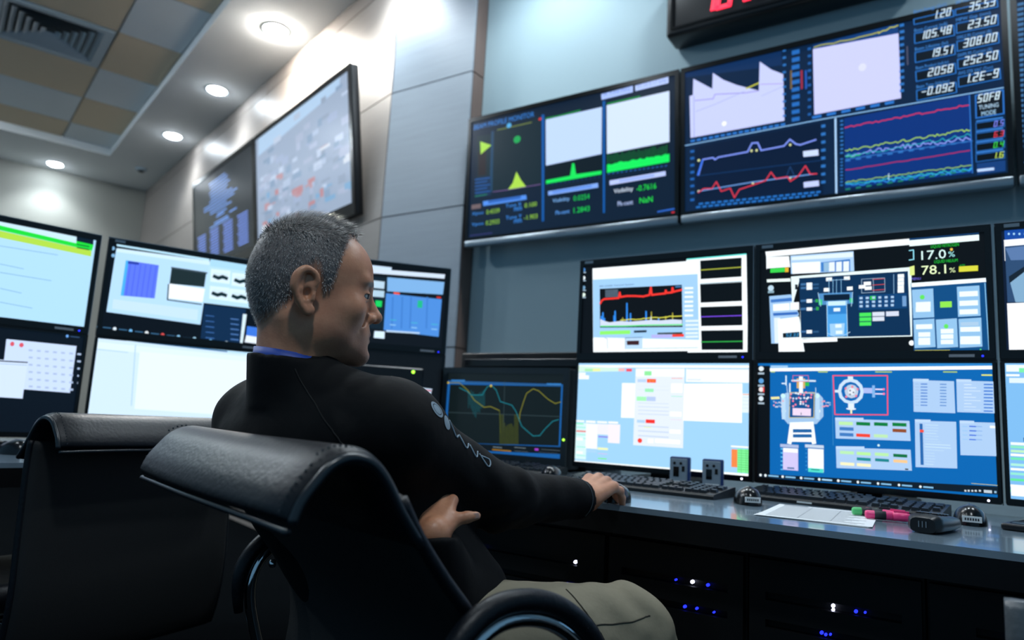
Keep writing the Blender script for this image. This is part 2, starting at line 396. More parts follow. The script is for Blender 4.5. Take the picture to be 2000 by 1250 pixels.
   'r',64,77,85,87,'a8c860'],['r',289,74,332,84,'a8c860'],['r',540,72,610,81,'a8c860'],['r',814,69,868,78,'a8c860'],['r',958,90,997,101,'d8e070'],[
   'o',17,54,13,22,'dce8ee'],['r',2,88,32,105,'a0b4c4'],['o',17,162,13,23,'5a9ad4'],['r',2,196,32,213,'a0b4c4'],['o',17,238,12,22,'e8dcdc'],['r',2,272,33,288,'a0b4c4'],[
   'o',17,318,12,22,'d4e4ee'],['r',3,352,33,368,'a0b4c4'],['r',26,215,33,262,'e04848'],['l',12,'f0506c',355,110,591,106,589,422,363,435,357,109],[
   'o',434,239,57,107,'c4dcf4'],['o',434,240,42,80,'0763ae'],['o',437,239,30,57,'b8c8dc'],['o',438,240,16,30,'dce4ee'],['o',412,216,5,10,'e87890'],[
   'o',464,220,5,10,'e87890'],['o',414,285,5,10,'e87890'],['o',457,276,5,10,'e87890'],['o',441,202,5,10,'e87890'],['o',431,233,4,7,'5a6c84'],['o',446,248,4,7,'5a6c84'],[
   'o',431,265,4,7,'5a6c84'],['r',422,115,445,143,'d0e4f6'],['r',364,230,381,251,'d0e4f6'],['r',422,340,448,392,'dce8f6'],['r',414,378,455,389,'dce8f6'],[
   'r',431,390,439,423,'e8ecc0'],['r',489,209,529,252,'a8b8ec'],['r',526,187,538,285,'7fb0e4'],['r',539,213,574,224,'e0d8f4'],['r',538,250,573,260,'e0d8f4'],[
   'o',575,217,5,9,'f078a8'],['o',575,254,5,10,'f078a8'],['p','9cc0e4',114,311,136,264,289,258,311,302,312,454,281,520,147,530,118,468],[
   'p','0b4f8e',154,270,275,265,271,470,154,478],['l',7,'c8b868',158,260,271,255,268,467,154,476,158,260],['r',170,393,255,455,'e8d4ec'],['r',208,429,212,448,'5a6c84'],[
   'o',162,273,5,9,'f090a8'],['o',160,304,5,9,'f090a8'],['o',160,372,5,9,'2a4a74'],['o',173,310,5,9,'c8d4e8'],['o',172,332,5,9,'f07c98'],['o',173,377,5,9,'f090a8'],[
   'o',186,265,5,9,'e0e8f4'],['o',188,310,5,9,'c8d4e8'],['o',185,341,5,9,'2a4a74'],['o',184,363,5,9,'f07c98'],['o',197,270,5,9,'e0e8f4'],['o',200,303,5,9,'f07c98'],[
   'o',199,344,5,9,'2a4a74'],['o',200,355,5,9,'2a4a74'],['o',208,271,5,9,'f090a8'],['o',208,309,5,9,'c8d4e8'],['o',208,337,5,9,'e0e8f4'],['o',207,355,5,9,'e0e8f4'],[
   'o',224,278,5,9,'f090a8'],['o',225,304,5,9,'e0e8f4'],['o',219,339,5,9,'f090a8'],['o',220,355,5,9,'c8d4e8'],['o',233,257,5,9,'f090a8'],['o',237,309,5,9,'e0e8f4'],[
   'o',232,332,4,9,'f07c98'],['o',233,366,4,9,'c8d4e8'],['o',243,300,5,9,'e0e8f4'],['o',247,331,5,9,'2a4a74'],['o',243,372,5,9,'f090a8'],['o',258,275,5,9,'f07c98'],[
   'o',256,299,5,9,'f090a8'],['o',125,291,12,21,'c4ecf0'],['o',128,421,11,20,'e4f0f0'],['r',119,311,137,492,'b4d4ee'],['o',285,284,11,20,'c4ecf0'],[
   'o',288,411,11,20,'e4f0f0'],['r',279,303,295,480,'b4d4ee'],['r',190,138,229,222,'d0a868'],['r',201,119,219,261,'eef2f4'],['r',165,149,268,165,'c8dcee'],[
   'l',5,'e06080',172,113,244,111,246,163,172,165,172,113],['r',229,170,248,202,'34b44c'],['r',136,113,143,199,'c8e0f4'],['r',118,177,143,189,'c8e0f4'],[
   'r',154,179,161,259,'d0e4f4'],['r',251,150,279,165,'c8dcee'],['l',7,'b8d4ec',278,214,280,456],['l',7,'b8d4ec',143,199,148,310],['o',81,342,4,8,'8fb4dc'],[
   'o',301,333,4,7,'8fb4dc'],['o',81,375,4,8,'e8a0b0'],['o',301,366,4,7,'8fb4dc'],['o',90,351,4,7,'e8a0b0'],['o',309,330,4,7,'e8a0b0'],['o',90,387,4,7,'c4d0e4'],[
   'o',309,372,4,7,'e8a0b0'],['o',98,354,4,7,'8fb4dc'],['o',317,327,4,8,'e8a0b0'],['o',98,386,4,8,'c4d0e4'],['o',317,370,4,7,'e8a0b0'],['o',107,348,4,8,'c4d0e4'],[
   'o',325,340,4,7,'8fb4dc'],['o',107,380,4,8,'8fb4dc'],['o',325,364,4,8,'e8a0b0'],['o',116,353,4,8,'c4d0e4'],['o',334,338,4,7,'c4d0e4'],['o',116,385,4,7,'c4d0e4'],[
   'o',333,366,4,7,'e8a0b0'],['o',125,335,4,8,'e8a0b0'],['o',342,339,4,7,'8fb4dc'],['o',125,367,4,8,'c4d0e4'],['o',342,356,4,7,'8fb4dc'],[
   'p','e8e49c',66,303,107,298,110,318,68,324],['p','f2fafc',158,517,267,502,279,684,261,692,258,673,167,680,164,702,145,698],[
   'p','1b5f9e',172,573,258,566,260,593,172,602],['p','1b5f9e',172,616,258,608,260,635,172,644],['r',112,704,198,730,'a8b8dc'],['r',228,695,313,720,'c0d0e4'],[
   'r',125,736,196,920,'cdc4f0'],['r',127,736,195,771,'f0f4fc'],['r',242,728,312,916,'f2f8fc'],['r',242,889,311,922,'50d8c8'],['r',145,896,178,910,'5c78a8'],[
   'r',255,897,293,904,'187868'],['r',114,740,125,751,'58b8e8'],['r',230,729,238,741,'3088c8'],['r',114,774,125,786,'58b8e8'],['r',230,763,238,775,'3088c8'],[
   'r',114,809,125,821,'58b8e8'],['r',230,797,238,809,'3088c8'],['r',114,844,125,855,'58b8e8'],['r',230,831,238,843,'3088c8'],['r',114,878,125,889,'58b8e8'],[
   'r',230,865,238,877,'3088c8'],['r',114,913,125,924,'58b8e8'],['r',230,899,238,910,'3088c8'],['l',5,'3c88c4',353,116,355,690],[
   'p','a9c8ec',365,470,677,464,680,621,367,632],['p','b9d4f2',365,460,488,454,487,476,365,483],['p','a9c8ec',367,706,679,689,682,850,369,873],[
   'p','b9d4f2',367,696,490,685,489,707,367,719],['r',381,491,442,519,'b8e8a8'],['r',457,489,516,516,'087838'],['r',532,486,589,513,'087838'],[
   'r',608,483,665,510,'0a7a3a'],['r',384,536,445,563,'3f78bc'],['r',608,531,664,557,'8c4a28'],['r',384,583,444,610,'3f78bc'],['r',456,583,515,609,'ec4434'],[
   'r',531,581,588,606,'b8e4b0'],['r',385,730,445,755,'b4e8b0'],['r',457,730,516,755,'b4ec9c'],['r',533,727,590,752,'b4e8a8'],['r',609,728,665,752,'0a6c3c'],[
   'r',457,775,516,799,'1f8890'],['r',534,773,591,796,'1c8088'],['r',609,772,665,795,'f0c48c'],['r',386,822,446,846,'f0ecc0'],['r',457,821,516,845,'f0ecc0'],[
   'r',655,837,668,847,'101820'],['p','a9c8ec',696,140,855,146,856,392,695,391],['p','b9d4f2',696,130,758,131,757,153,695,152],[
   'p','a9c8ec',864,140,1000,145,1000,383,863,383],['p','b9d4f2',864,130,920,131,920,152,864,151],['p','a9c8ec',699,460,858,457,856,809,697,820],[
   'p','b9d4f2',699,450,761,448,760,469,699,471],['p','a9c8ec',871,456,1000,453,1000,699,870,707],['p','b9d4f2',871,446,925,445,924,465,871,467],[
   'r',726,167,752,176,'4f80cc'],['r',801,167,826,176,'5c8ccc'],['r',704,170,719,174,'94b4dc'],['r',725,191,752,199,'4f80cc'],['r',801,191,826,199,'5c8ccc'],[
   'r',704,194,719,198,'94b4dc'],['r',725,215,752,223,'4f80cc'],['r',800,214,825,223,'5c8ccc'],['r',704,218,719,222,'94b4dc'],['r',725,238,751,247,'4f80cc'],[
   'r',800,238,825,246,'5c8ccc'],['r',703,242,718,246,'94b4dc'],['r',724,262,751,271,'4f80cc'],['r',800,261,824,270,'5c8ccc'],['r',703,266,718,270,'94b4dc'],[
   'r',724,286,751,294,'4f80cc'],['r',799,285,824,293,'5c8ccc'],['r',703,289,718,294,'94b4dc'],['r',724,310,750,318,'4f80cc'],['r',799,308,824,316,'5c8ccc'],[
   'r',702,313,717,317,'94b4dc'],['r',723,334,750,342,'4f80cc'],['r',798,332,823,340,'5c8ccc'],['r',702,337,717,341,'94b4dc'],['r',892,168,920,174,'d4e4f4'],[
   'r',965,163,998,173,'3c78d0'],['r',892,192,937,198,'d4e4f4'],['r',965,188,998,198,'3c78d0'],['r',891,217,953,221,'d4e4f4'],['r',964,213,997,223,'3c78d0'],[
   'r',891,241,919,247,'d4e4f4'],['r',964,238,997,248,'3c78d0'],['r',890,265,935,270,'d4e4f4'],['r',963,263,996,273,'3c78d0'],['r',890,290,952,294,'d4e4f4'],[
   'r',963,288,996,298,'3c78d0'],['r',890,314,918,319,'d4e4f4'],['r',962,314,995,323,'3c78d0'],['r',889,338,934,342,'d4e4f4'],['r',962,339,995,348,'3c78d0'],[
   'r',889,362,950,365,'d4e4f4'],['r',961,364,994,373,'3c78d0'],['r',717,482,729,800,'2464a8'],['r',717,529,733,549,'f04c38'],['r',739,488,789,491,'cfe8f0'],[
   'r',739,510,791,512,'cfe8f0'],['r',738,532,788,534,'cfe8f0'],['r',738,553,782,556,'cfe8f0'],['r',738,575,790,577,'cfe8f0'],['r',737,597,787,599,'cfe8f0'],[
   'r',737,618,799,619,'cfe8f0'],['r',737,636,833,640,'cfe8f0'],['r',736,657,835,661,'cfe8f0'],['r',736,681,809,683,'cfe8f0'],['r',736,705,771,707,'cfe8f0'],[
   'r',735,726,774,728,'cfe8f0'],['r',735,748,773,750,'cfe8f0'],['r',735,769,770,771,'cfe8f0'],['r',735,790,767,793,'cfe8f0'],['r',881,488,900,493,'8cc0ec'],[
   'r',906,483,931,492,'3c6cd8'],['r',931,483,953,490,'88b0e4'],['r',880,520,900,525,'8cc0ec'],['r',906,516,931,525,'3c6cd8'],['r',931,516,953,523,'88b0e4'],[
   'r',880,552,899,557,'8cc0ec'],['r',905,549,930,558,'3c6cd8'],['r',930,549,952,555,'88b0e4'],['r',879,584,899,589,'8cc0ec'],['r',904,582,929,590,'3c6cd8'],[
   'r',930,581,951,588,'88b0e4'],['r',981,476,1000,494,'eef4fa'],['o',550,669,5,10,'c8ecf0'],['p','0a1a28',12,972,1000,920,1000,978,8,1000],['o',19,981,6,11,'e4f0f6'],[
   'o',43,981,6,12,'e4f0f6'],['r',57,974,106,987,'7fb8e0'],['o',125,979,6,11,'e4f0f6'],['r',138,972,185,985,'7fb8e0'],['o',211,977,6,11,'e4f0f6'],[
   'r',224,971,270,983,'7fb8e0'],['o',293,976,6,11,'e4f0f6'],['r',305,969,350,982,'9fd0f4'],['o',377,974,6,11,'e4f0f6'],['r',389,967,433,980,'7fb8e0'],[
   'o',461,972,5,11,'e4f0f6'],['r',473,966,516,978,'7fb8e0'],['o',545,970,5,10,'e4f0f6'],['r',557,964,599,976,'7fb8e0'],['o',630,968,5,10,'e4f0f6'],[
   'r',641,962,682,974,'7fb8e0'],['o',714,967,5,10,'e4f0f6'],['r',725,961,764,973,'7fb8e0'],['r',906,910,1000,913,'d8d060'],['r',880,963,887,976,'c8d4dc'],[
   'r',892,961,899,974,'c8d4dc'],['r',905,959,912,972,'c8d4dc'],['r',917,957,925,970,'c8d4dc'],['r',932,954,940,967,'c8d4dc'],['r',950,951,979,972,'b8c8d4'],[
   'r',987,953,995,969,'8cb4d0']],
 'M3U': [['bg','0a1830'],['r',13,0,734,215,'1548a0'],['o',29,36,4,10,'9fd0f4'],['o',48,40,4,10,'9fd0f4'],['o',68,44,4,10,'9fd0f4'],['o',88,48,4,10,'9fd0f4'],[
   'o',108,51,4,10,'9fd0f4'],['o',127,55,4,10,'9fd0f4'],['o',146,59,4,10,'9fd0f4'],['o',165,62,4,10,'9fd0f4'],['r',10,85,732,262,'f4f8ff'],[
   'p','2c4a70',12,140,737,125,719,660,13,608],['p','5878a8',14,155,84,149,737,125,731,314,32,260],['p','7fa8c8',22,406,80,346,74,613,42,611],[
   'p','12202e',22,395,80,318,79,363,23,452],['r',11,617,706,1000,'f6f9fe'],['o',22,1017,4,10,'b8e0f8'],['o',48,1017,4,10,'b8e0f8']],
 'M3L': [['bg','7cb8ea'],['r',6,18,555,68,'e8f6fc'],['r',51,41,74,74,'78e8a8'],['r',5,87,52,103,'f0f8fa'],['r',15,115,72,153,'dcecf8'],['r',10,590,88,610,'e8f4fa'],[
   'r',9,614,87,634,'88e0c0'],['r',9,645,87,664,'b8e8c0'],['r',8,673,86,691,'f4fafa'],['r',8,700,85,718,'70e0b0'],['r',7,744,84,762,'a8e8d8'],['r',6,777,83,794,'f0f6fa'],[
   'r',5,810,83,827,'90e4d0'],['r',4,853,82,870,'60e098'],['r',3,897,81,913,'f4f8fa'],['r',2,935,80,950,'80e8b8'],['r',55,552,63,584,'1f5890'],[
   'r',4,907,526,978,'f4fafc']],
 'T1': [['bg','061a30'],['t','BEAM PROFILE MONITOR',15,26,332,43,'2f7fd8'],['p','10242e',120,130,381,80,388,633,128,636],['p','0f2630',33,128,116,135,123,500,41,498],[
   'p','241c20',43,263,88,263,92,479,47,476],['p','a4d848',53,181,118,234,58,294],['p','a8d848',217,635,241,589,260,499,285,575,314,638],[
   'l',6,'7c5c9c',134,635,213,638,388,636],['o',259,230,19,31,'17a050'],['l',11,'6c7c3c',149,114,334,113],['o',213,97,13,21,'4fa8e0'],['o',378,101,8,12,'c03038'],[
   'r',115,116,130,637,'184060'],['p','0c2a4c',32,489,118,495,123,661,35,659],['l',10,'1f5ca8',30,505,114,511],['l',10,'1f5ca8',31,534,98,535],[
   'l',10,'1f5ca8',31,563,115,568],['l',10,'1f5ca8',32,592,99,592],['l',10,'1f5ca8',33,621,116,624],['l',10,'1c7c5c',33,649,100,649],[
   'p','4f8ce8',79,702,315,704,318,742,82,743],['p','2c62b8',109,702,287,703,287,728,111,728],['r',14,719,68,757,'6c5c60'],['t','Xpos',19,784,64,32,'3c8ce8'],[
   't','Ypos',18,876,67,31,'3c8ce8'],['t','Tune X',207,756,85,30,'3c8ce8'],['t','mm',252,794,41,30,'3c8ce8'],['t','Tune Y',209,855,85,30,'3c8ce8'],[
   't','mm',254,894,40,29,'3c8ce8'],['t','0.4339',101,780,73,38,'90c83c'],['t','0.2933',100,871,74,38,'90c83c'],['t','0.100',308,771,63,37,'90c83c'],[
   't','-1.903',307,870,69,37,'90c83c'],['l',8,'3a3c7c',11,981,136,979],['p','0d56a4',386,69,400,72,410,936,399,938],['p','0d56a4',684,70,696,70,701,932,692,935],[
   'p','bcd4fa',408,117,681,114,682,479,414,493],['p','cfe0fc',703,110,976,105,977,480,707,486],['p','04141e',414,499,682,491,683,604,416,607],[
   'p','04181c',707,495,976,490,976,570,708,570],['l',14,'128838',408,108,489,109,578,102],['l',14,'128838',706,99,774,98,851,97],[
   'p','14e05a',416,612,535,607,544,512,554,515,564,603,683,608,683,635,416,641],[
   'p','10e85c',708,570,716,566,726,574,735,572,745,568,754,569,763,562,773,562,782,570,792,568,801,573,810,570,820,563,829,566,838,572,847,569,856,562,865,573,875,573,884,563,893,569,902,567,910,572,919,566,928,565,937,568,946,574,955,563,963,563,972,570,977,565,977,625,708,631],[
   'l',6,'0c7c3c',712,559,712,487],['l',6,'0c7c3c',723,560,723,498],['l',6,'0c7c3c',734,560,733,501],['l',6,'0c7c3c',744,561,744,489],['l',6,'0c7c3c',755,561,754,491],[
   'l',6,'0c7c3c',765,562,765,512],['l',6,'0c7c3c',776,563,775,489],['l',6,'0c7c3c',786,563,786,509],['l',6,'0c7c3c',796,564,796,506],['l',6,'0c7c3c',807,564,806,491],[
   'l',6,'0c7c3c',817,565,817,503],['l',6,'0c7c3c',827,565,827,493],['l',6,'0c7c3c',837,566,837,511],['l',6,'0c7c3c',848,566,847,491],['l',6,'0c7c3c',858,567,857,512],[
   'l',6,'0c7c3c',868,567,867,513],['l',6,'0c7c3c',878,568,878,503],['l',6,'0c7c3c',888,568,888,508],['l',6,'0c7c3c',898,569,897,502],['l',6,'0c7c3c',908,569,907,493],[
   'l',6,'0c7c3c',917,570,917,498],['l',6,'0c7c3c',927,570,927,518],['l',6,'0c7c3c',937,571,937,510],['l',6,'0c7c3c',947,571,947,504],['l',6,'0c7c3c',957,572,956,506],[
   'l',6,'0c7c3c',966,572,966,500],['l',10,'2460a8',713,643,721,640],['l',10,'2460a8',733,643,741,641],['l',10,'2460a8',753,644,761,642],['l',10,'2460a8',772,645,780,643],[
   'l',10,'2460a8',791,646,799,643],['l',10,'2460a8',811,646,819,644],['l',10,'2460a8',830,647,838,645],['l',10,'2460a8',849,648,857,645],['l',10,'2460a8',868,648,875,646],[
   'l',10,'2460a8',886,649,894,647],['l',10,'2460a8',905,650,913,647],['l',10,'2460a8',923,650,931,648],['l',10,'2460a8',942,651,949,649],['l',10,'2460a8',960,652,967,649],[
   'l',8,'123c70',423,652,431,652],['l',8,'123c70',445,653,452,652],['l',8,'123c70',466,653,473,652],['l',8,'123c70',487,653,494,653],['l',8,'123c70',508,654,515,653],[
   'l',8,'123c70',528,654,536,654],['l',8,'123c70',549,654,556,654],['l',8,'123c70',569,655,576,654],['l',8,'123c70',589,655,597,655],['l',8,'123c70',609,655,617,655],[
   'l',8,'123c70',629,656,636,655],['l',8,'123c70',649,656,656,656],['l',8,'123c70',669,656,676,656],['p','7fa8f4',428,704,668,699,670,734,430,737],[
   'p','5888e0',451,710,640,708,640,722,452,725],['p','b8c8fc',721,695,962,689,963,722,722,730],['p','8fa8f0',764,703,915,700,915,714,766,717],[
   't','Visibility',452,771,83,38,'7fb8f8'],['t','0.0254',554,771,76,40,'18c850'],['t','Pk-cent',468,869,68,31,'5ca0f4'],['t','1.2843',556,864,75,41,'18d050'],[
   't','Visibility',741,765,85,41,'d8e8fc'],['t','-0.7616',841,764,83,42,'20e048'],['t','Pk-cent',759,863,67,34,'b8ccfc'],['t','NaN',854,857,55,41,'28e84c'],[
   'p','a8c0fc',678,14,821,6,821,55,680,59],['p','b4c8fc',831,8,973,0,973,47,832,51],['t','SR. TUNE FREQ',688,12,120,26,'5478c0'],[
   't','01.10 0.17 kHz',841,7,123,26,'6c88cc'],['l',14,'2c64c8',931,976,1000,969],['r',987,988,999,1000,'c02838']],
 'T2': [['bg','07203f'],['p','0c2c58',0,0,355,0,356,99,0,33],['p','c4ccfc',17,175,30,173,32,55,105,158,107,44,146,110,197,169,275,239,279,40,320,114,360,162,362,476,21,478],[
   'l',7,'8c7cc8',39,216,108,230,115,201,229,236,275,239],['l',5,'a0a8e0',42,296,115,272,223,224],['l',7,'a898d8',281,198,360,226],['l',5,'a8b0e4',284,280,357,245],[
   'l',12,'c4c840',229,208,275,186],['o',149,421,9,17,'f4f8ff'],['l',5,'8c94e0',34,181,35,477],['p','c8ccfd',460,38,723,61,725,467,461,472],[
   'p','123c78',460,11,722,0,723,61,460,38],['l',10,'a8ac48',464,28,485,23,506,25,527,32,547,26,567,31,587,33,607,29,627,29,646,29,666,25],[
   'l',10,'b4b84c',665,33,677,23,688,25,700,12,711,16,722,11],['o',614,226,12,25,'d8dcff'],['r',359,0,370,10,'2c70bc'],['r',390,17,416,46,'2468b8'],[
   'r',359,44,370,59,'2c70bc'],['r',390,67,416,96,'2468b8'],['r',359,94,370,109,'2c70bc'],['r',389,117,415,146,'2468b8'],['r',358,143,369,158,'2c70bc'],[
   'r',389,167,415,196,'2468b8'],['r',358,192,369,207,'2c70bc'],['r',389,218,415,245,'2468b8'],['r',358,242,369,256,'2c70bc'],['r',388,268,414,295,'2468b8'],[
   'r',357,291,368,305,'2c70bc'],['r',388,317,414,345,'2468b8'],['r',357,340,368,354,'2c70bc'],['r',388,367,413,394,'2468b8'],['r',357,388,368,402,'2c70bc'],[
   'r',387,417,413,443,'2468b8'],['r',357,437,367,451,'2c70bc'],['r',387,467,413,493,'2468b8'],['r',443,22,454,39,'1d5aa4'],['r',443,70,454,87,'1d5aa4'],[
   'r',443,119,453,136,'1d5aa4'],['r',442,167,453,184,'1d5aa4'],['r',442,216,452,232,'1d5aa4'],['r',441,264,452,280,'1d5aa4'],['r',441,312,452,328,'1d5aa4'],[
   'r',441,360,451,376,'1d5aa4'],['r',440,408,451,424,'1d5aa4'],['r',440,456,450,472,'1d5aa4'],['r',727,7,740,25,'2c70bc'],['r',727,48,740,66,'2c70bc'],[
   'r',726,89,739,107,'2c70bc'],['r',726,130,738,147,'2c70bc'],['r',725,171,738,188,'2c70bc'],['r',724,212,737,229,'2c70bc'],['r',724,252,737,269,'2c70bc'],[
   'r',723,293,736,310,'2c70bc'],['r',723,333,736,350,'2c70bc'],['r',722,374,735,390,'2c70bc'],['r',722,414,734,431,'2c70bc'],['l',21,'2a72c8',24,503,36,503],[
   'l',21,'2a72c8',48,503,59,503],['l',21,'2a72c8',71,503,82,503],['l',21,'2a72c8',94,503,105,503],['l',21,'2a72c8',116,503,127,502],['l',21,'2a72c8',139,502,149,502],[
   'l',21,'2a72c8',161,502,172,502],['l',21,'2a72c8',183,502,193,502],['l',21,'2a72c8',205,502,215,502],['l',21,'2a72c8',226,502,237,502],['l',21,'2a72c8',248,502,258,502],[
   'l',21,'2a72c8',269,502,279,502],['l',21,'2a72c8',290,502,300,501],['l',21,'2a72c8',311,502,321,501],['l',21,'2a72c8',331,501,341,501],['l',21,'2a72c8',352,501,362,501],[
   'l',23,'2a72c8',457,490,481,489],['l',23,'2a72c8',504,488,527,487],['l',23,'2a72c8',550,487,572,486],['l',23,'2a72c8',594,486,616,485],['l',23,'2a72c8',638,485,660,484],[
   'l',23,'2a72c8',681,484,702,483],['p','705c38',384,148,390,148,390,273,383,275],['p','a02c44',419,163,425,164,425,287,419,290],[
   'p','2458b8',433,169,439,170,439,293,433,295],['r',745,155,749,272,'4c5068'],['l',8,'8cc0f0',0,528,481,512,998,514],['l',14,'a8d0f8',528,523,526,1000],[
   'p','031633',39,549,480,533,485,1000,42,962],['r',21,570,36,587,'2060b0'],['r',483,548,496,567,'2c70bc'],['r',21,619,36,636,'2060b0'],['r',482,600,496,619,'2c70bc'],[
   'r',21,668,36,686,'2060b0'],['r',482,652,495,670,'2c70bc'],['r',21,718,36,735,'2060b0'],['r',481,704,495,722,'2c70bc'],['r',21,767,36,783,'2060b0'],[
   'r',481,755,494,773,'2c70bc'],['r',21,816,36,832,'2060b0'],['r',480,806,494,824,'2c70bc'],['r',21,864,36,881,'2060b0'],['r',480,858,493,875,'2c70bc'],[
   'r',21,913,36,930,'2060b0'],['r',479,909,493,926,'2c70bc'],['l',16,'2470c4',45,978,58,978],['l',16,'2470c4',55,957,68,957],['l',16,'2470c4',69,979,81,979],[
   'l',16,'2470c4',79,958,91,959],['l',16,'2470c4',92,980,105,980],['l',16,'2470c4',102,959,114,960],['l',16,'2470c4',115,981,128,981],['l',16,'2470c4',125,960,137,961],[
   'l',16,'2470c4',138,982,150,982],['l',16,'2470c4',148,962,160,962],['l',16,'2470c4',161,983,173,983],['l',16,'2470c4',170,963,182,963],['l',16,'2470c4',183,984,195,984],[
   'l',16,'2470c4',193,964,204,964],['l',16,'2470c4',206,985,217,985],['l',16,'2470c4',215,965,226,965],['l',16,'2470c4',228,986,239,986],['l',16,'2470c4',237,966,248,966],[
   'l',16,'2470c4',249,987,261,987],['l',16,'2470c4',258,967,270,967],['l',16,'2470c4',271,988,282,988],['l',16,'2470c4',280,968,291,968],['l',16,'2470c4',292,988,304,989],[
   'l',16,'2470c4',301,969,312,969],['l',16,'2470c4',314,989,325,990],['l',16,'2470c4',322,970,333,970],['l',16,'2470c4',335,990,346,991],['l',16,'2470c4',343,971,354,971],[
   'l',16,'2470c4',355,991,366,991],['l',16,'2470c4',364,972,375,972],['l',16,'2470c4',376,992,387,992],['l',16,'2470c4',385,973,395,973],['l',16,'2470c4',396,993,407,993],[
   'l',16,'2470c4',405,974,416,974],['l',16,'2470c4',417,994,427,994],['l',16,'2470c4',425,975,436,975],['l',16,'2470c4',437,995,447,995],['l',16,'2470c4',445,976,456,976],[
   'l',16,'2470c4',457,996,467,996],['l',16,'2470c4',465,977,475,977],[
   'l',13,'7c94f4',53,753,70,649,108,648,115,663,128,651,234,646,250,592,270,595,282,651,360,646,380,609,400,646,414,656,465,639],['l',16,'3470e8',50,753,68,655],[
   'o',54,651,5,9,'d8e0a0'],['o',248,643,4,9,'d8e0a0'],['o',266,646,4,9,'d8e0a0'],['o',381,645,4,8,'d8e0a0'],['o',54,869,5,9,'d8e0a0'],['o',252,863,4,8,'d8e0a0'],[
   'o',380,861,4,8,'d8e0a0'],['l',9,'6c9ce0',52,869,73,867,246,856,463,858],[
   'l',10,'d8384c',52,877,73,855,104,862,120,819,138,890,171,877,186,945,204,894,252,876,297,857,315,807,331,854,371,853,380,885,407,856,430,798,445,855,466,859],[
   'l',7,'1c3f70',368,846,380,789,392,846],['l',3,'123c70',49,759,478,777],['p','c8d8fc',423,701,472,704,473,743,424,738],['p','c0ccfc',423,902,472,904,473,939,424,938],[
   'p','073078',555,533,912,522,911,978,553,976],[
   'l',9,'c83058',557,593,567,591,576,587,585,594,595,589,604,592,614,586,623,585,632,585,641,592,650,585,659,593,669,587,678,589,687,586,696,588,705,582,714,585,722,591,731,582,740,587,749,583,757,583,766,579,775,579,783,589,792,587,800,587,809,587,817,588,826,579,834,583,843,582,851,583,859,586,867,584,876,586,884,576,892,582,900,582,908,582],[
   'l',7,'a4d44c',557,738,563,742,570,733,576,743,583,734,589,737,595,742,601,738,608,732,614,731,620,732,626,736,633,742,639,740,645,732,651,732,657,738,663,730,670,732,676,725,682,728,688,733,694,735,700,734,706,730,712,739,718,734,724,726,730,725,735,738,741,738,747,737,753,732,759,727,765,724,770,726,776,726,782,736,788,735,793,733,799,724,805,725,811,726,816,735,822,723,827,733,833,731,839,729,844,735,850,724,856,728,861,722,867,721,872,720,878,724,883,721,889,720,894,733,900,723,905,732,910,729],[
   'l',8,'8898f0',557,773,564,770,572,780,580,778,587,773,595,768,602,772,610,773,617,768,625,767,632,756,640,778,647,767,655,754,662,757,669,779,676,760,684,764,691,774,698,779,705,763,712,765,719,766,727,754,733,780,741,754,747,783,755,758,762,759,768,780,775,779,783,761,789,771,796,769,803,777,810,761,817,780,823,785,830,777,837,783,843,784,850,767,857,781,863,781,870,774,877,760,883,775,890,784,897,766,903,776,909,784],[
   'l',6,'28a8b8',557,776,566,762,576,775,585,766,595,780,604,775,614,766,623,779,632,772,642,766,651,776,660,777,669,777,678,776,687,771,696,771,705,768,714,766,723,776,732,762,741,755,749,769,758,764,767,764,776,765,784,757,793,755,802,752,810,767,818,769,827,765,836,752,844,770,852,766,861,759,869,748,877,765,885,760,893,760,902,746,910,761],[
   'l',7,'30c878',558,774,562,780,567,775,571,778,576,785,580,783,584,784,589,777,593,778,598,781,602,773],[
   'l',8,'a8285c',557,860,573,862,588,861,604,861,619,857,635,859,650,858,665,857,680,856,695,854,709,853,724,856,739,856,753,852,767,854,782,852,796,852,810,852,824,850,838,850,852,848,865,849,879,846,892,847,906,846],[
   'l',6,'98c84c',556,941,564,934,571,939,579,933,587,941,594,933,602,933,609,934,617,940,624,937,632,939,639,936,646,932,654,934,661,935,668,939,676,932,683,933,690,938,697,931,705,939,712,932,719,935,726,935,733,937,740,930,747,937,754,931,761,935,768,929,775,935,782,930,789,930,796,929,803,931,809,931,816,936,823,933,830,931,836,936,843,929,850,929,856,935,863,935,870,933,876,935,883,927,889,934,896,932,903,932,909,933],[
   'l',8,'2c88e0',556,951,562,953,569,952,575,960,581,961,588,961,594,957,600,965,606,968,613,966,619,950,625,952,631,954,638,954,644,962,650,953,656,963,662,956,668,957,674,965,680,970,686,953,692,957,698,971,704,954,710,950,716,953,722,967,728,965,734,969,740,960,746,950,751,956,757,965,763,958,769,952,775,957,780,959,786,957,792,959,798,952,803,950,809,966,815,965,820,958,826,952,832,955,837,961,843,968,848,959,854,970,859,960,865,953,870,962,876,962,881,962,887,965,892,950,898,958,903,966,909,952],[
   'l',6,'30b8c0',556,944,562,946,569,948,575,951,581,949,588,954,594,946,600,949,607,955,613,953,619,960,625,960,631,948,638,949,644,953,650,953,656,949,662,958,668,946,674,951,680,945,686,959,692,953,698,960,704,945,710,955,716,953,722,944,728,957,734,958,740,944,746,959,751,957,757,953,763,952,769,948,775,944,781,951,786,958,792,947,798,951,803,948,809,955,815,959,820,958,826,948,832,950,837,943,843,952,848,958,854,957,860,944,865,950,871,944,876,950,881,958,887,948,892,957,898,959,903,957,909,946],[
   'l',5,'c8e8f8',684,919,683,954],['l',6,'3878c8',558,794,688,791,914,793],['l',13,'2c70bc',558,803,570,804],['l',13,'1f7c68',556,983,568,982],[
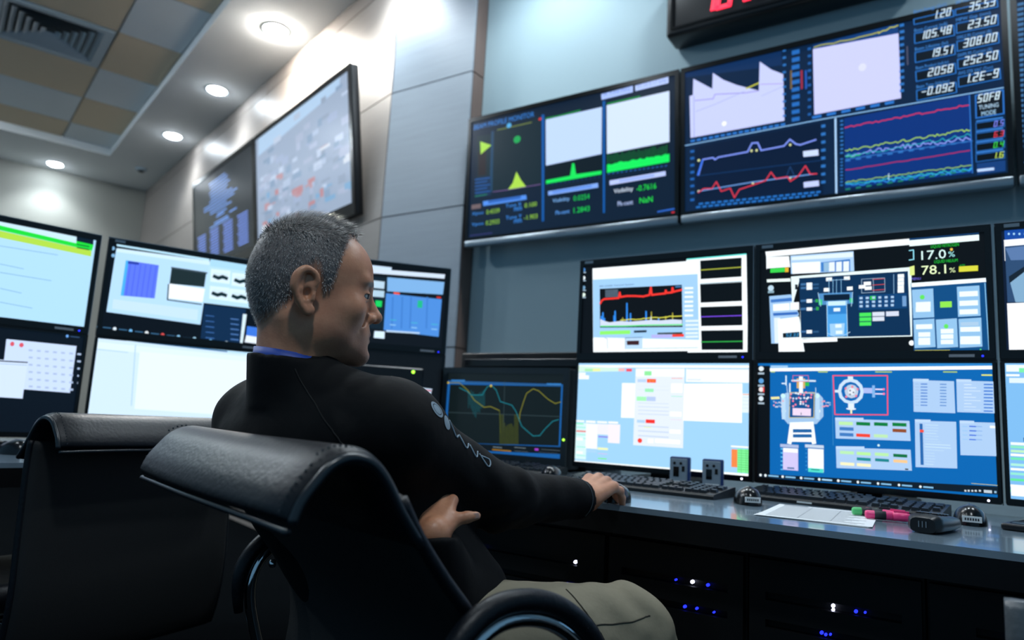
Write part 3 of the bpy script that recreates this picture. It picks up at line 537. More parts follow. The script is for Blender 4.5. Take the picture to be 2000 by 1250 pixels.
   'l',13,'2c70bc',590,802,602,803],['l',13,'1f7c68',588,981,600,980],['l',13,'2c70bc',621,801,633,802],['l',13,'1f7c68',619,979,631,978],['l',13,'2c70bc',653,801,664,801],[
   'l',13,'1f7c68',650,977,662,976],['l',13,'2c70bc',683,800,695,800],['l',13,'1f7c68',681,975,693,974],['l',13,'2c70bc',714,799,725,799],['l',13,'1f7c68',711,973,723,972],[
   'l',13,'2c70bc',744,798,755,798],['l',13,'1f7c68',741,971,752,970],['l',13,'2c70bc',773,797,784,797],['l',13,'1f7c68',770,969,782,968],['l',13,'2c70bc',802,796,813,796],[
   'l',13,'1f7c68',799,967,810,967],['l',13,'2c70bc',831,795,842,795],['l',13,'1f7c68',828,965,839,965],['l',13,'2c70bc',859,794,870,794],['l',13,'1f7c68',856,963,867,963],[
   'l',13,'2c70bc',887,793,897,793],['l',13,'1f7c68',884,961,894,961],['r',543,541,552,552,'2c70bc'],['r',541,784,549,793,'2c70bc'],['r',543,566,552,577,'2c70bc'],[
   'r',541,804,548,813,'2c70bc'],['r',543,592,552,603,'2c70bc'],['r',541,825,548,834,'2c70bc'],['r',543,617,552,628,'2c70bc'],['r',540,846,548,855,'2c70bc'],[
   'r',542,643,551,654,'2c70bc'],['r',540,866,548,875,'2c70bc'],['r',542,668,551,679,'2c70bc'],['r',540,887,548,896,'2c70bc'],['r',542,694,551,705,'2c70bc'],[
   'r',540,908,547,917,'2c70bc'],['r',542,719,550,730,'2c70bc'],['r',539,928,547,937,'2c70bc'],['r',541,744,550,755,'2c70bc'],['r',539,949,547,958,'2c70bc'],[
   'l',7,'2c70c8',911,527,911,978],['p','04101c',768,0,877,0,878,41,769,33],['l',6,'2a78d0',768,0,877,0,878,38,769,33,768,0],[
   't','Beam Energy (GeV)',769,-57,91,27,'4088d8'],['d','1.20',822,-21,49,49,'d4ecfc'],['p','04101c',883,0,992,0,993,40,883,33],[
   'l',6,'2a78d0',883,0,992,0,993,42,883,35,883,0],['t','SRF HOM (kHz/mm)',884,-52,90,26,'4088d8'],['d','35.53',916,-20,72,50,'d4ecfc'],[
   'p','04101c',769,100,877,101,878,157,769,151],['l',6,'2a78d0',769,89,877,92,878,153,769,151,769,89],['t','Beam Current (mA)',769,61,91,27,'4088d8'],[
   'd','105.48',785,87,86,49,'d4ecfc'],['p','04101c',883,96,991,100,992,146,884,142],['l',6,'2a78d0',884,86,992,88,992,148,884,144,884,86],[
   't','MPW Gap (mm)',884,55,90,26,'4088d8'],['d','23.50',912,85,76,50,'d4ecfc'],['p','04101c',769,218,877,216,878,271,769,269],[
   'l',6,'2a78d0',769,207,877,207,878,268,769,269,769,207],['t','Beam Lifetime (hr)',769,177,91,27,'4088d8'],['d','19.51',811,209,60,48,'d4ecfc'],[
   'p','04101c',883,205,991,206,992,251,884,250],['l',6,'2a78d0',884,194,991,193,992,253,884,252,884,194],['t','SWLS PS Current (A)',884,162,90,27,'4088d8'],[
   'd','308.00',898,189,90,50,'d4ecfc'],['p','04101c',769,336,877,331,878,386,770,386],['l',6,'2a78d0',769,325,877,322,878,382,770,386,769,325],[
   't','Beam Product (mA.hr)',770,294,90,26,'4088d8'],['d','2058',800,322,71,48,'d4ecfc'],['p','04101c',884,313,991,311,992,356,884,358],[
   'l',6,'2a78d0',884,302,991,298,992,358,884,360,884,302],['t','SWPS PS Current (A)',884,269,90,26,'4088d8'],['d','252.50',897,295,91,50,'d4ecfc'],[
   'p','04101c',770,453,877,444,878,499,770,503],['l',6,'2a78d0',770,441,877,436,878,496,770,503,770,441],['t','Beam Tune (kHz/sec)',770,410,90,26,'4088d8'],[
   'd','-0.092',780,433,91,48,'d4ecfc'],['p','04101c',884,420,991,415,992,460,884,465],['l',6,'2a78d0',884,409,991,403,992,462,884,467,884,409],[
   't','AVG STR VAC (Torr)',884,376,90,26,'4088d8'],['d','1.2E-9',901,401,87,50,'d4ecfc'],['l',9,'2a70c8',927,534,997,530,996,665,926,666,927,534],[
   'p','030c18',929,540,995,534,994,661,928,662],['d','SOF8',929,532,59,47,'d8f0fc'],['t','TUNING',934,596,50,25,'b8dcf8'],['t','MODE',940,634,37,26,'a8d4f4'],[
   'p','020a14',925,695,996,697,996,739,925,737],['l',5,'2468b8',925,695,996,697,996,739,925,737,925,695],['d','0.5',968,699,27,34,'8088f8'],[
   'l',12,'3478c8',927,685,992,687],['p','020a14',924,756,995,757,995,798,924,798],['l',5,'2468b8',924,756,995,757,995,798,924,798,924,756],[
   'd','6.3',967,760,27,33,'e03848'],['l',12,'3478c8',925,746,991,747],['p','020a14',923,817,994,817,994,858,923,859],[
   'l',5,'2468b8',923,817,994,817,994,858,923,859,923,817],['d','0.4',965,820,28,33,'40d848'],['l',12,'3478c8',924,807,990,807],[
   'p','020a14',922,877,993,876,993,918,922,919],['l',5,'2468b8',922,877,993,876,993,918,922,919,922,877],['d','1.6',964,880,28,33,'c8e860'],[
   'l',12,'3478c8',923,867,989,867],['p','123c78',923,929,995,930,994,991,923,992],['p','b8d4fc',923,961,966,963,966,978,924,977]],
 'T3': [['bg','06182f'],['r',2,43,18,60,'3c6c9c'],['r',1,72,17,89,'3c6c9c'],['r',1,102,16,118,'3c6c9c'],['r',0,131,16,148,'3c6c9c'],['r',0,160,15,177,'3c6c9c'],[
   'r',0,190,15,206,'3c6c9c'],['r',0,219,14,235,'3c6c9c'],['r',0,248,13,264,'3c6c9c'],['r',0,278,13,293,'3c6c9c'],['r',0,307,12,323,'3c6c9c'],['r',0,336,12,352,'3c6c9c'],[
   'r',0,365,11,381,'3c6c9c'],['r',0,394,10,410,'3c6c9c'],['r',0,423,10,439,'3c6c9c'],['r',0,452,9,467,'3c6c9c'],['r',0,481,9,496,'3c6c9c'],['r',0,510,8,525,'3c6c9c'],[
   'r',0,539,7,554,'3c6c9c'],['r',0,568,7,583,'3c6c9c'],['r',0,597,6,611,'3c6c9c'],['r',0,626,6,640,'3c6c9c'],['r',0,655,5,669,'3c6c9c'],['r',0,684,4,698,'3c6c9c'],[
   'r',0,712,4,726,'3c6c9c'],['r',0,741,3,755,'3c6c9c'],['r',0,770,3,783,'3c6c9c'],['r',0,798,2,812,'3c6c9c'],['r',0,827,2,840,'3c6c9c'],['r',0,856,1,869,'3c6c9c'],[
   'r',23,75,560,1000,'0c3478'],['l',9,'3478c8',0,954,86,953]],
 'SCO': [['bg','10181c'],['p','16589c',0,105,1000,126,1000,998,0,1000],['p','0d1719',23,154,978,152,979,850,17,915],['p','0a1218',2,917,1000,861,1000,945,0,1000],[
   'r',0,0,1000,81,'10181b'],['r',32,91,160,118,'2f70b0'],['r',864,116,977,136,'2f78c0'],['l',8,'33454a',14,521,988,508],['l',8,'33454a',516,99,530,880],[
   'l',8,'384c50',2,118,978,140],['l',12,'134850',200,245,209,450],['l',12,'134850',212,257,219,409],['l',12,'134850',222,223,232,454],['l',12,'134850',234,252,245,488],[
   'l',12,'134850',245,243,257,527],['l',12,'134850',258,275,270,551],['l',12,'134850',269,276,281,569],['l',12,'134850',281,291,290,509],['l',12,'134850',291,272,300,488],[
   'l',12,'134850',301,249,312,507],['l',12,'134850',312,250,321,452],['l',12,'134850',323,239,331,444],['l',12,'134850',333,223,341,422],['l',12,'134850',343,213,352,419],[
   'l',16,'3c4418',493,519,507,882],['l',16,'3c4418',505,519,519,881],['l',16,'3c4418',518,518,532,880],['l',16,'3c4418',534,619,544,878],['l',16,'3c4418',549,661,557,877],[
   'l',16,'3c4418',560,644,569,875],['l',16,'3c4418',573,635,581,874],['l',16,'3c4418',585,625,594,873],['l',16,'3c4418',597,628,606,871],['l',16,'3c4418',610,655,618,870],[
   'l',16,'3c4418',618,511,631,869],['l',16,'3c4418',630,510,643,867],['l',16,'3c4418',642,509,655,866],[
   'l',12,'7c7c28',3,133,111,130,192,224,257,348,349,436,406,423,487,469],['l',12,'7c7c28',657,588,660,488,685,346,706,245,758,187,805,211,880,307,939,356,981,335],[
   'l',12,'4c541c',487,469,504,742],[
   'l',12,'1a7886',114,194,193,245,225,286,328,281,367,176,403,154,448,214,489,356,589,396,626,470,680,646,735,710,777,755,829,746,865,669,926,567,970,544],[
   'o',3,133,11,15,'c8b03c'],['o',400,162,10,15,'c8b03c'],['r',442,950,603,961,'a87820'],['r',448,919,525,928,'6c7c84'],['r',628,905,722,910,'7c8c94'],[
   'r',629,948,744,950,'7c8c94'],['r',795,899,824,925,'9c3cc0'],['r',847,904,1000,907,'6c7c84'],['r',829,938,976,940,'5c6c74']],
 'L1U': [['bg','aedcfa'],['p','0a1c2c',0,0,985,1,987,62,0,0],['p','1edc3c',0,0,989,61,984,132,0,55],['p','b0dc48',0,65,982,133,984,199,0,146],[
   'p','c8e8f8',0,0,892,8,895,80,0,0],['l',11,'86b4d4',522,260,807,248],['l',11,'86b4d4',536,449,649,461],['l',11,'86b4d4',542,537,794,541],[
   'l',11,'86b4d4',554,703,657,721],['l',11,'86b4d4',564,846,720,866],['r',898,85,967,98,'0a6c30'],['r',901,119,969,133,'0a6c30']],
 'L1L': [['bg','06101c'],['p','c8dcfc',618,111,966,111,966,592,732,584,735,671,130,661,106,347,622,324],['p','cfe2fe',104,328,734,311,736,675,130,661],[
   'l',16,'0a1420',605,327,733,320],['l',8,'9cb8dc',607,353,732,347],['r',730,189,749,207,'a8bcdc'],['r',736,260,755,278,'a8bcdc'],['r',741,331,760,349,'a8bcdc'],[
   'r',746,402,765,420,'a8bcdc'],['r',751,472,770,491,'a8bcdc'],['r',757,543,776,562,'a8bcdc'],['r',770,188,789,206,'a8bcdc'],['r',775,260,794,277,'a8bcdc'],[
   'r',780,331,799,349,'a8bcdc'],['r',786,402,805,420,'a8bcdc'],['r',791,473,810,492,'a8bcdc'],['r',796,544,815,563,'a8bcdc'],['r',810,187,829,205,'a8bcdc'],[
   'r',815,259,834,277,'a8bcdc'],['r',820,331,840,349,'a8bcdc'],['r',826,402,845,421,'a8bcdc'],['r',831,474,850,493,'a8bcdc'],['r',836,545,855,564,'a8bcdc'],[
   'r',850,186,870,204,'a8bcdc'],['r',855,258,875,276,'a8bcdc'],['r',861,330,880,349,'a8bcdc'],['r',866,403,886,421,'a8bcdc'],['r',871,475,891,494,'a8bcdc'],[
   'r',877,547,896,566,'a8bcdc'],['r',891,185,911,203,'a8bcdc'],['r',896,257,916,276,'a8bcdc'],['r',902,330,922,349,'a8bcdc'],['r',907,403,927,422,'a8bcdc'],[
   'r',912,476,932,494,'a8bcdc'],['r',918,548,938,567,'a8bcdc'],['r',933,183,953,202,'a8bcdc'],['r',938,257,958,275,'a8bcdc'],['r',943,330,964,349,'a8bcdc'],[
   'r',949,403,969,422,'a8bcdc'],['r',954,476,974,495,'a8bcdc'],['r',959,549,980,569,'a8bcdc'],['r',975,182,995,201,'a8bcdc'],['r',980,256,1000,275,'a8bcdc'],[
   'r',986,330,1000,349,'a8bcdc'],['r',991,404,1000,423,'a8bcdc'],['r',996,477,1000,496,'a8bcdc'],['o',648,153,10,23,'d85868'],['o',692,155,11,23,'d85868'],[
   'o',910,19,7,15,'6ca8f0'],['r',926,16,974,23,'3c5c84']],
 'L2U': [['bg','050c16'],['p','b8e4fa',21,0,573,0,574,31,26,28],['p','b4dcfa',24,61,578,43,565,827,17,801],['p','cdeafc',27,52,577,30,579,83,28,95],[
   'p','5c78fc',85,177,275,177,275,579,82,594],['p','48b0f4',85,177,100,178,98,595,82,594],['l',13,'4c64e8',113,201,111,587],['l',13,'4c64e8',142,200,140,584],[
   'l',13,'4c64e8',171,199,169,582],['l',13,'4c64e8',200,197,198,579],['l',13,'4c64e8',230,196,227,577],['l',13,'4c64e8',260,194,256,574],[
   'p','2c40a8',98,183,160,179,161,209,98,214],['p','1c2c30',351,179,564,181,561,362,350,379],['p','f0f6fc',350,379,618,384,622,550,355,558],[
   'l',18,'0c1c24',345,389,350,575,557,580],['l',26,'3c4c58',351,184,567,185],['p','c4e2fa',44,647,541,649,542,780,46,757],['p','b8e0fa',580,0,858,0,892,550,562,557],[
   'p','a8d8f4',580,0,853,0,857,88,581,95],['p','d8f0fc',590,125,715,114,719,281,594,284],['p','cfe8f4',611,161,701,156,700,243,610,242],[
   'l',57,'0c2830',614,211,643,227,669,203,697,217],['p','d8f0fc',727,132,856,121,860,290,731,294],['p','cfe8f4',749,169,841,164,841,252,748,251],[
   'l',57,'0c2830',752,220,782,236,809,212,838,225],['p','d8f0fc',596,337,720,329,724,495,600,495],['p','cfe8f4',617,373,706,370,706,457,616,453],[
   'l',57,'0c2830',619,423,649,439,675,417,703,430],['p','d8f0fc',722,336,851,329,855,497,726,497],['p','cfe8f4',744,374,836,371,835,458,743,455],[
   'l',57,'0c2830',747,424,777,441,803,417,832,432],['p','0c2a4c',574,575,843,568,833,1000,575,994],['r',590,703,644,711,'3c6cb0'],['r',749,706,802,718,'4c78b8'],[
   'r',594,770,648,779,'3c6cb0'],['r',753,769,806,781,'4c78b8'],['r',598,837,652,847,'3c6cb0'],['r',756,832,810,845,'4c78b8'],['r',602,905,656,914,'3c6cb0'],[
   'r',760,895,813,908,'4c78b8'],['r',606,972,660,982,'3c6cb0'],['r',764,958,817,972,'4c78b8'],['p','d4ecf8',826,634,851,633,844,999,827,997],[
   'p','3c78e0',862,780,1000,788,1000,925,862,909],['p','e4f0fc',862,896,1000,910,1000,992,857,985],['o',-13,981,10,21,'8cc8f0'],['o',74,985,10,21,'d8e8f4'],[
   'o',163,990,10,22,'6cb0e4'],['o',254,994,11,22,'e0e8ec'],['o',347,998,11,22,'d85050'],['o',441,1002,11,22,'8cc8f0'],['o',538,1007,11,23,'a8d8f4'],[
   'o',638,1012,12,23,'6cb0e4'],['o',739,1016,12,23,'c8e0f0'],['o',843,1021,12,23,'d0e4f0'],['r',10,976,54,986,'3c6c94'],['r',97,980,143,990,'3c6c94'],[
   'r',187,985,233,995,'3c6c94'],['r',278,989,326,999,'3c6c94'],['r',371,993,420,1000,'3c6c94'],['r',467,998,517,1000,'3c6c94'],['o',1,-22,10,22,'7cb0d8'],[
   'o',6,62,10,22,'7cb0d8'],['o',12,145,10,22,'7cb0d8']],
 'L2L': [['bg','cfe8fc'],['p','b8e0fa',0,0,1000,0,1000,37,0,1],['l',21,'2c4c70',11,0,149,0],['l',21,'3c6c98',202,0,745,18],['p','dcf0fe',0,46,1000,59,1000,148,0,113],[
   'l',12,'a8cdec',206,42,226,689],['l',9,'a8cdec',4,124,170,129],['p','e4f2fe',234,106,992,114,973,749,245,721]],
 'L3U': [['bg','0a1018'],['p','c8e0f8',0,30,604,0,603,61,0,78],['p','cfe0f4',0,78,985,20,982,77,0,138],['p','10202c',0,150,584,153,599,822,0,791],[
   'p','b8d4e8',466,201,563,202,563,295,467,296],['p','b0d0e4',472,325,566,322,567,406,472,409],['r',511,454,556,533,'18d060'],['r',523,576,549,732,'0c4430'],[
   'p','7cb0e4',579,141,984,123,979,291,585,323],['p','4c8cdc',579,349,974,355,970,850,582,825],['p','f05030',631,324,672,324,673,349,632,349],[
   'r',936,324,967,344,'d03028'],['l',25,'3f7ccc',628,395,637,791],['l',25,'3f7ccc',694,382,703,780],['l',25,'3f7ccc',755,371,763,770],['l',25,'3f7ccc',870,349,878,751],[
   'r',804,400,838,494,'20b888'],['r',620,683,664,687,'38d8c0'],['r',623,742,663,755,'8cc4f0'],['r',768,695,813,700,'38d8c0'],['r',771,754,812,767,'8cc4f0'],[
   'r',911,691,957,696,'38d8c0'],['r',914,751,955,764,'8cc4f0'],['p','d4ecfc',521,847,591,843,592,934,519,933],['p','b8d4f0',599,822,834,814,832,834,601,846]],
 'L3L': [['bg','0a0f14'],['p','b8cfe4',327,343,942,395,923,568,340,606],['p','8ca8c4',330,398,935,457,930,521,335,496],['r',896,411,937,425,'c83040']],
 'TB': [['bg','93a4bc'],['p','a8c4e0',39,0,929,0,923,80,31,166],['r',321,713,376,736,'8898b0'],['r',219,445,253,493,'7f97b4'],['r',606,544,651,592,'8c9fb8'],[  # aerial picture, colours washed out to carry the bloom over the screen
   'r',289,463,331,512,'b08a94'],['r',194,262,259,308,'a0acc4'],['r',453,551,507,593,'a8b4cc'],['r',931,324,1000,382,'a8b4cc'],['r',753,775,832,798,'74a0c4'],[
   'r',672,686,703,729,'8c9fb8'],['r',588,678,646,744,'98a8c4'],['r',94,243,185,277,'7c94b0'],['r',937,778,978,831,'8fa0b8'],['r',471,934,526,982,'8c9fb8'],[
   'r',662,279,719,319,'a8b8d0'],['r',467,774,504,823,'8898b0'],['r',114,727,168,765,'a8b8d0'],['r',127,562,167,619,'74a0c4'],['r',266,153,334,174,'8898b0'],[
   'r',297,769,362,821,'a8b4cc'],['r',774,568,840,606,'8fa0b8'],['r',940,831,994,891,'74a0c4'],['r',938,614,1000,679,'c4ccd8'],['r',21,829,101,859,'8c9fb8'],[
   'r',423,640,459,668,'8c9fb8'],['r',45,502,117,546,'a0acc4'],['r',164,370,202,427,'8c9fb8'],['r',423,853,473,885,'a8b4cc'],['r',323,855,416,908,'c4ccd8'],[
   'r',860,516,927,537,'98a8c4'],['r',742,802,815,828,'8fa0b8'],['r',323,528,372,587,'8898b0'],['r',440,536,538,586,'7f97b4'],['r',664,546,743,610,'b4c2d8'],[
   'r',878,595,955,637,'7f97b4'],['r',642,846,718,873,'8c9fb8'],['r',919,465,1000,527,'8c9fb8'],['r',676,798,730,840,'74a0c4'],['r',36,463,135,523,'a8b8d0'],[
   'r',98,657,185,720,'b08a94'],['r',781,791,841,815,'8fa0b8'],['r',610,735,656,761,'8c9fb8'],['r',263,300,307,343,'8c9fb8'],['r',271,704,337,736,'98a8c4'],[
   'r',118,718,176,763,'74a0c4'],['r',220,674,318,736,'8fa0b8'],['r',85,830,174,894,'b08a94'],['r',922,879,971,899,'a0acc4'],['r',914,541,944,581,'98a8c4'],[
   'r',279,580,330,631,'a8b8d0'],['r',564,471,656,510,'a0acc4'],['r',690,479,777,535,'8898b0'],['r',603,840,668,902,'b08088'],['r',34,514,109,538,'8fa0b8'],[
   'r',143,255,217,306,'7f97b4'],['r',475,34,542,87,'a8b8d0'],['r',713,449,802,473,'b08a94'],['r',287,404,340,456,'b4c2d8'],['r',597,341,634,372,'98a8c4'],[
   'r',290,583,383,613,'a8b8d0'],['r',890,59,952,93,'7f97b4'],['r',872,434,944,486,'b4c2d8'],['r',844,657,895,684,'a0acc4'],['r',369,427,427,494,'7f97b4'],[
   'r',683,579,732,601,'a8b8d0'],['r',68,816,128,852,'b08088'],['r',367,375,435,431,'8fa0b8'],['r',888,752,952,818,'8898b0'],['r',138,663,236,696,'b08a94'],[
   'r',241,790,277,835,'b08088'],['r',482,669,518,706,'a8b8d0'],['r',316,636,381,685,'a0acc4'],['r',137,692,195,735,'b4c2d8'],['r',809,234,897,297,'98a8c4'],[
   'r',251,296,346,352,'98a8c4'],['r',99,768,196,819,'8898b0'],['r',611,873,682,913,'7f97b4'],['r',755,63,802,110,'8898b0'],['r',249,458,309,491,'b08a94'],[
   'r',414,367,469,407,'8fa0b8'],['r',761,809,813,870,'7f97b4'],['r',452,726,525,791,'98a8c4'],['r',407,819,452,887,'8c9fb8'],['r',406,682,458,707,'a8b8d0'],[
   'r',886,853,942,892,'a0acc4'],['r',431,662,523,710,'b08088'],['r',212,831,268,897,'7f97b4'],['r',320,597,394,637,'7c94b0'],['r',52,390,145,427,'b4c2d8'],[
   'r',331,542,417,609,'a8b8d0'],['r',42,483,102,527,'98a8c4'],['r',190,492,262,528,'a0acc4'],['r',448,689,489,730,'b08a94'],['r',51,581,112,613,'7c94b0'],[
   'r',448,400,499,433,'b4c2d8'],['r',366,789,407,853,'a8b4cc'],['r',195,403,270,428,'98a8c4'],['r',941,141,1000,163,'b4c2d8'],['r',236,582,279,632,'b08088'],[
   'r',743,757,783,787,'b4c2d8'],['r',55,452,114,491,'a8b4cc'],['r',310,363,347,402,'8898b0'],['r',163,631,262,684,'7c94b0'],['r',906,550,996,620,'a0acc4'],[
   'r',619,730,655,779,'a0acc4'],['r',448,505,513,532,'b4c2d8'],['r',170,437,255,498,'b4c2d8'],['r',137,818,232,858,'74a0c4'],['r',596,688,663,728,'a8b8d0'],[
   'r',159,177,235,213,'7c94b0'],['r',577,689,648,731,'b08a94'],['r',361,932,424,975,'a8b4cc'],['r',745,552,784,593,'a8b8d0'],['r',766,870,860,906,'74a0c4'],[
   'r',495,294,535,357,'a8b4cc'],['r',700,453,741,518,'b4c2d8'],['r',861,478,908,517,'7f97b4'],['r',189,257,231,317,'a8b8d0'],['r',734,213,827,246,'8898b0'],[
   'r',605,652,676,690,'b08088'],['r',95,400,193,463,'a0acc4'],['r',701,773,760,811,'8fa0b8'],['r',142,499,197,530,'a8b4cc'],['r',300,848,379,891,'a8b8d0'],[
   'r',613,788,644,840,'8898b0'],['r',850,539,914,568,'8fa0b8'],['r',60,723,145,744,'8898b0'],['r',630,376,706,416,'a8b4cc'],['r',182,821,267,877,'8fa0b8'],[
   'r',368,813,411,883,'b4c2d8'],['r',236,112,325,167,'b4c2d8'],['r',611,289,662,356,'7f97b4'],['r',99,737,193,767,'7c94b0'],['r',325,337,402,406,'98a8c4'],[
   'r',459,892,505,956,'b08088'],['r',217,885,291,940,'74a0c4'],['r',63,851,130,904,'c4ccd8'],['r',722,780,755,848,'b08088'],['r',720,218,760,278,'7f97b4'],[
   'r',293,567,327,625,'a0acc4'],['r',735,720,820,741,'8898b0'],['r',738,456,829,481,'c4ccd8'],['r',287,654,320,692,'a8b8d0'],['r',477,725,541,750,'b08a94'],[
   'r',733,514,785,539,'7c94b0'],['r',849,593,900,634,'8898b0'],['r',486,667,553,725,'b08088'],['r',582,183,644,231,'a0acc4'],['r',177,477,240,542,'7f97b4'],[
   'r',492,223,572,292,'a0acc4'],['r',580,707,624,735,'8c9fb8']],
 'TT': [['bg','1b2126'],['r',300,90,588,103,'6f9ff0'],['r',312,124,624,137,'6f9ff0'],['r',324,158,624,171,'6f9ff0'],['r',300,192,660,205,'6f9ff0'],[
   'r',312,226,624,239,'6f9ff0'],['r',324,260,606,273,'6f9ff0'],['r',300,294,696,307,'6f9ff0'],['r',192,328,774,341,'6f9ff0'],['r',194,362,728,375,'6f9ff0'],[
   'r',300,396,606,409,'6f9ff0'],['r',312,430,678,443,'6f9ff0'],['r',430,470,600,484,'6f9ff0'],['r',420,498,560,512,'6f9ff0'],['r',640,526,760,540,'6f9ff0'],[
   'r',380,554,620,568,'6f9ff0'],['r',300,582,640,596,'6f9ff0'],['r',60,620,220,634,'7090e8'],['r',75,650,220,664,'7090e8'],['r',75,680,220,694,'7090e8'],[
   'r',60,710,220,724,'7090e8'],['r',75,740,220,754,'7090e8'],['r',75,770,220,784,'7090e8'],['r',60,800,220,814,'7090e8'],['r',75,830,220,844,'7090e8'],[
   'r',75,860,220,874,'7090e8'],['r',60,890,220,904,'7090e8'],['r',75,920,220,934,'7090e8'],['r',295,620,455,634,'7090e8'],['r',310,650,455,664,'7090e8'],[
   'r',310,680,455,694,'7090e8'],['r',295,710,455,724,'7090e8'],['r',310,740,455,754,'7090e8'],['r',310,770,455,784,'7090e8'],['r',295,800,455,814,'7090e8'],[
   'r',310,830,455,844,'7090e8'],['r',310,860,455,874,'7090e8'],['r',295,890,455,904,'7090e8'],['r',310,920,455,934,'7090e8'],['r',530,620,690,634,'7090e8'],[
   'r',545,650,690,664,'7090e8'],['r',545,680,690,694,'7090e8'],['r',530,710,690,724,'7090e8'],['r',545,740,690,754,'7090e8'],['r',545,770,690,784,'7090e8'],[
   'r',530,800,690,814,'7090e8'],['r',545,830,690,844,'7090e8'],['r',545,860,690,874,'7090e8'],['r',530,890,690,904,'7090e8'],['r',545,920,690,934,'7090e8'],[
   'r',765,620,925,634,'7090e8'],['r',780,650,925,664,'7090e8'],['r',780,680,925,694,'7090e8'],['r',765,710,925,724,'7090e8'],['r',780,740,925,754,'7090e8'],[
   'r',780,770,925,784,'7090e8'],['r',765,800,925,814,'7090e8'],['r',780,830,925,844,'7090e8'],['r',780,860,925,874,'7090e8'],['r',765,890,925,904,'7090e8'],[
   'r',780,920,925,934,'7090e8']],
}

SEG = {'0': 'abcdef', '1': 'bc', '2': 'abged', '3': 'abgcd', '4': 'fgbc', '5': 'afgcd', '6': 'afgedc', '7': 'abc', '8': 'abcdefg',
       '9': 'abcdfg', '-': 'g', 'E': 'afged', 'S': 'afgcd', 'O': 'abcdef', 'F': 'afge', ' ': ''}

def text_shapes(strings):
    obs = {}
    for s in strings:
        cu = bpy.data.curves.new('lettering', 'FONT')
        cu.body = s; cu.resolution_u = 2
        ob = bpy.data.objects.new('lettering', cu)
        COL.objects.link(ob); obs[s] = ob
    dg = bpy.context.evaluated_depsgraph_get()
    out = {}
    for s, ob in obs.items():
        me = ob.evaluated_get(dg).to_mesh()
        vs = [tuple(v.co) for v in me.vertices]
        fs = [list(p.vertices) for p in me.polygons]
        xs = [v[0] for v in vs]; ys = [v[1] for v in vs]
        x0, x1, y0, y1 = min(xs), max(xs), min(ys), max(ys)
        out[s] = ([((v[0] - x0) / (x1 - x0), (v[1] - y0) / (y1 - y0)) for v in vs], fs)
    for s, ob in obs.items():
        cu = ob.data
        bpy.data.objects.remove(ob); bpy.data.curves.remove(cu)
    return out

TEXTS = text_shapes(sorted({op[1] for ops in SHOWS.values() for op in ops if op[0] == 't'}))

def seg_polys(s, w, h, t, slant=0.12):
    """seven-segment characters filling w x h, y up from 0; returns polygons"""
    cells = [0.35 if ch in '.:' else (0.7 if ch == '1' else 1.0) for ch in s]
    unit = w / sum(cells); x = 0; out = []
    for ch, c in zip(s, cells):
        cw = unit * c
        a, b = x + cw * 0.08, x + cw * 0.80
        if ch == '.':
            out.append([(a, 0), (a + t, 0), (a + t, t), (a, t)])
        elif ch == ':':
            for yy in (h * 0.28, h * 0.66):
                out.append([(a, yy), (a + t, yy), (a + t, yy + t), (a, yy + t)])
        else:
            m = h / 2
            if ch == '1':
                a = b - t
            box = {'a': (a, h - t, b, h), 'g': (a, m - t / 2, b, m + t / 2), 'd': (a, 0, b, t), 'f': (a, m, a + t, h), 'e': (a, 0, a + t, m),
                   'b': (b - t, m, b, h), 'c': (b - t, 0, b, m)}
            for k in SEG.get(ch, 'g'):
                x0, y0, x1, y1 = box[k]
                out.append([(x0, y0), (x1, y0), (x1, y1), (x0, y1)])
        x += cw
    return [[(px + py * slant, py) for px, py in q] for q in out]

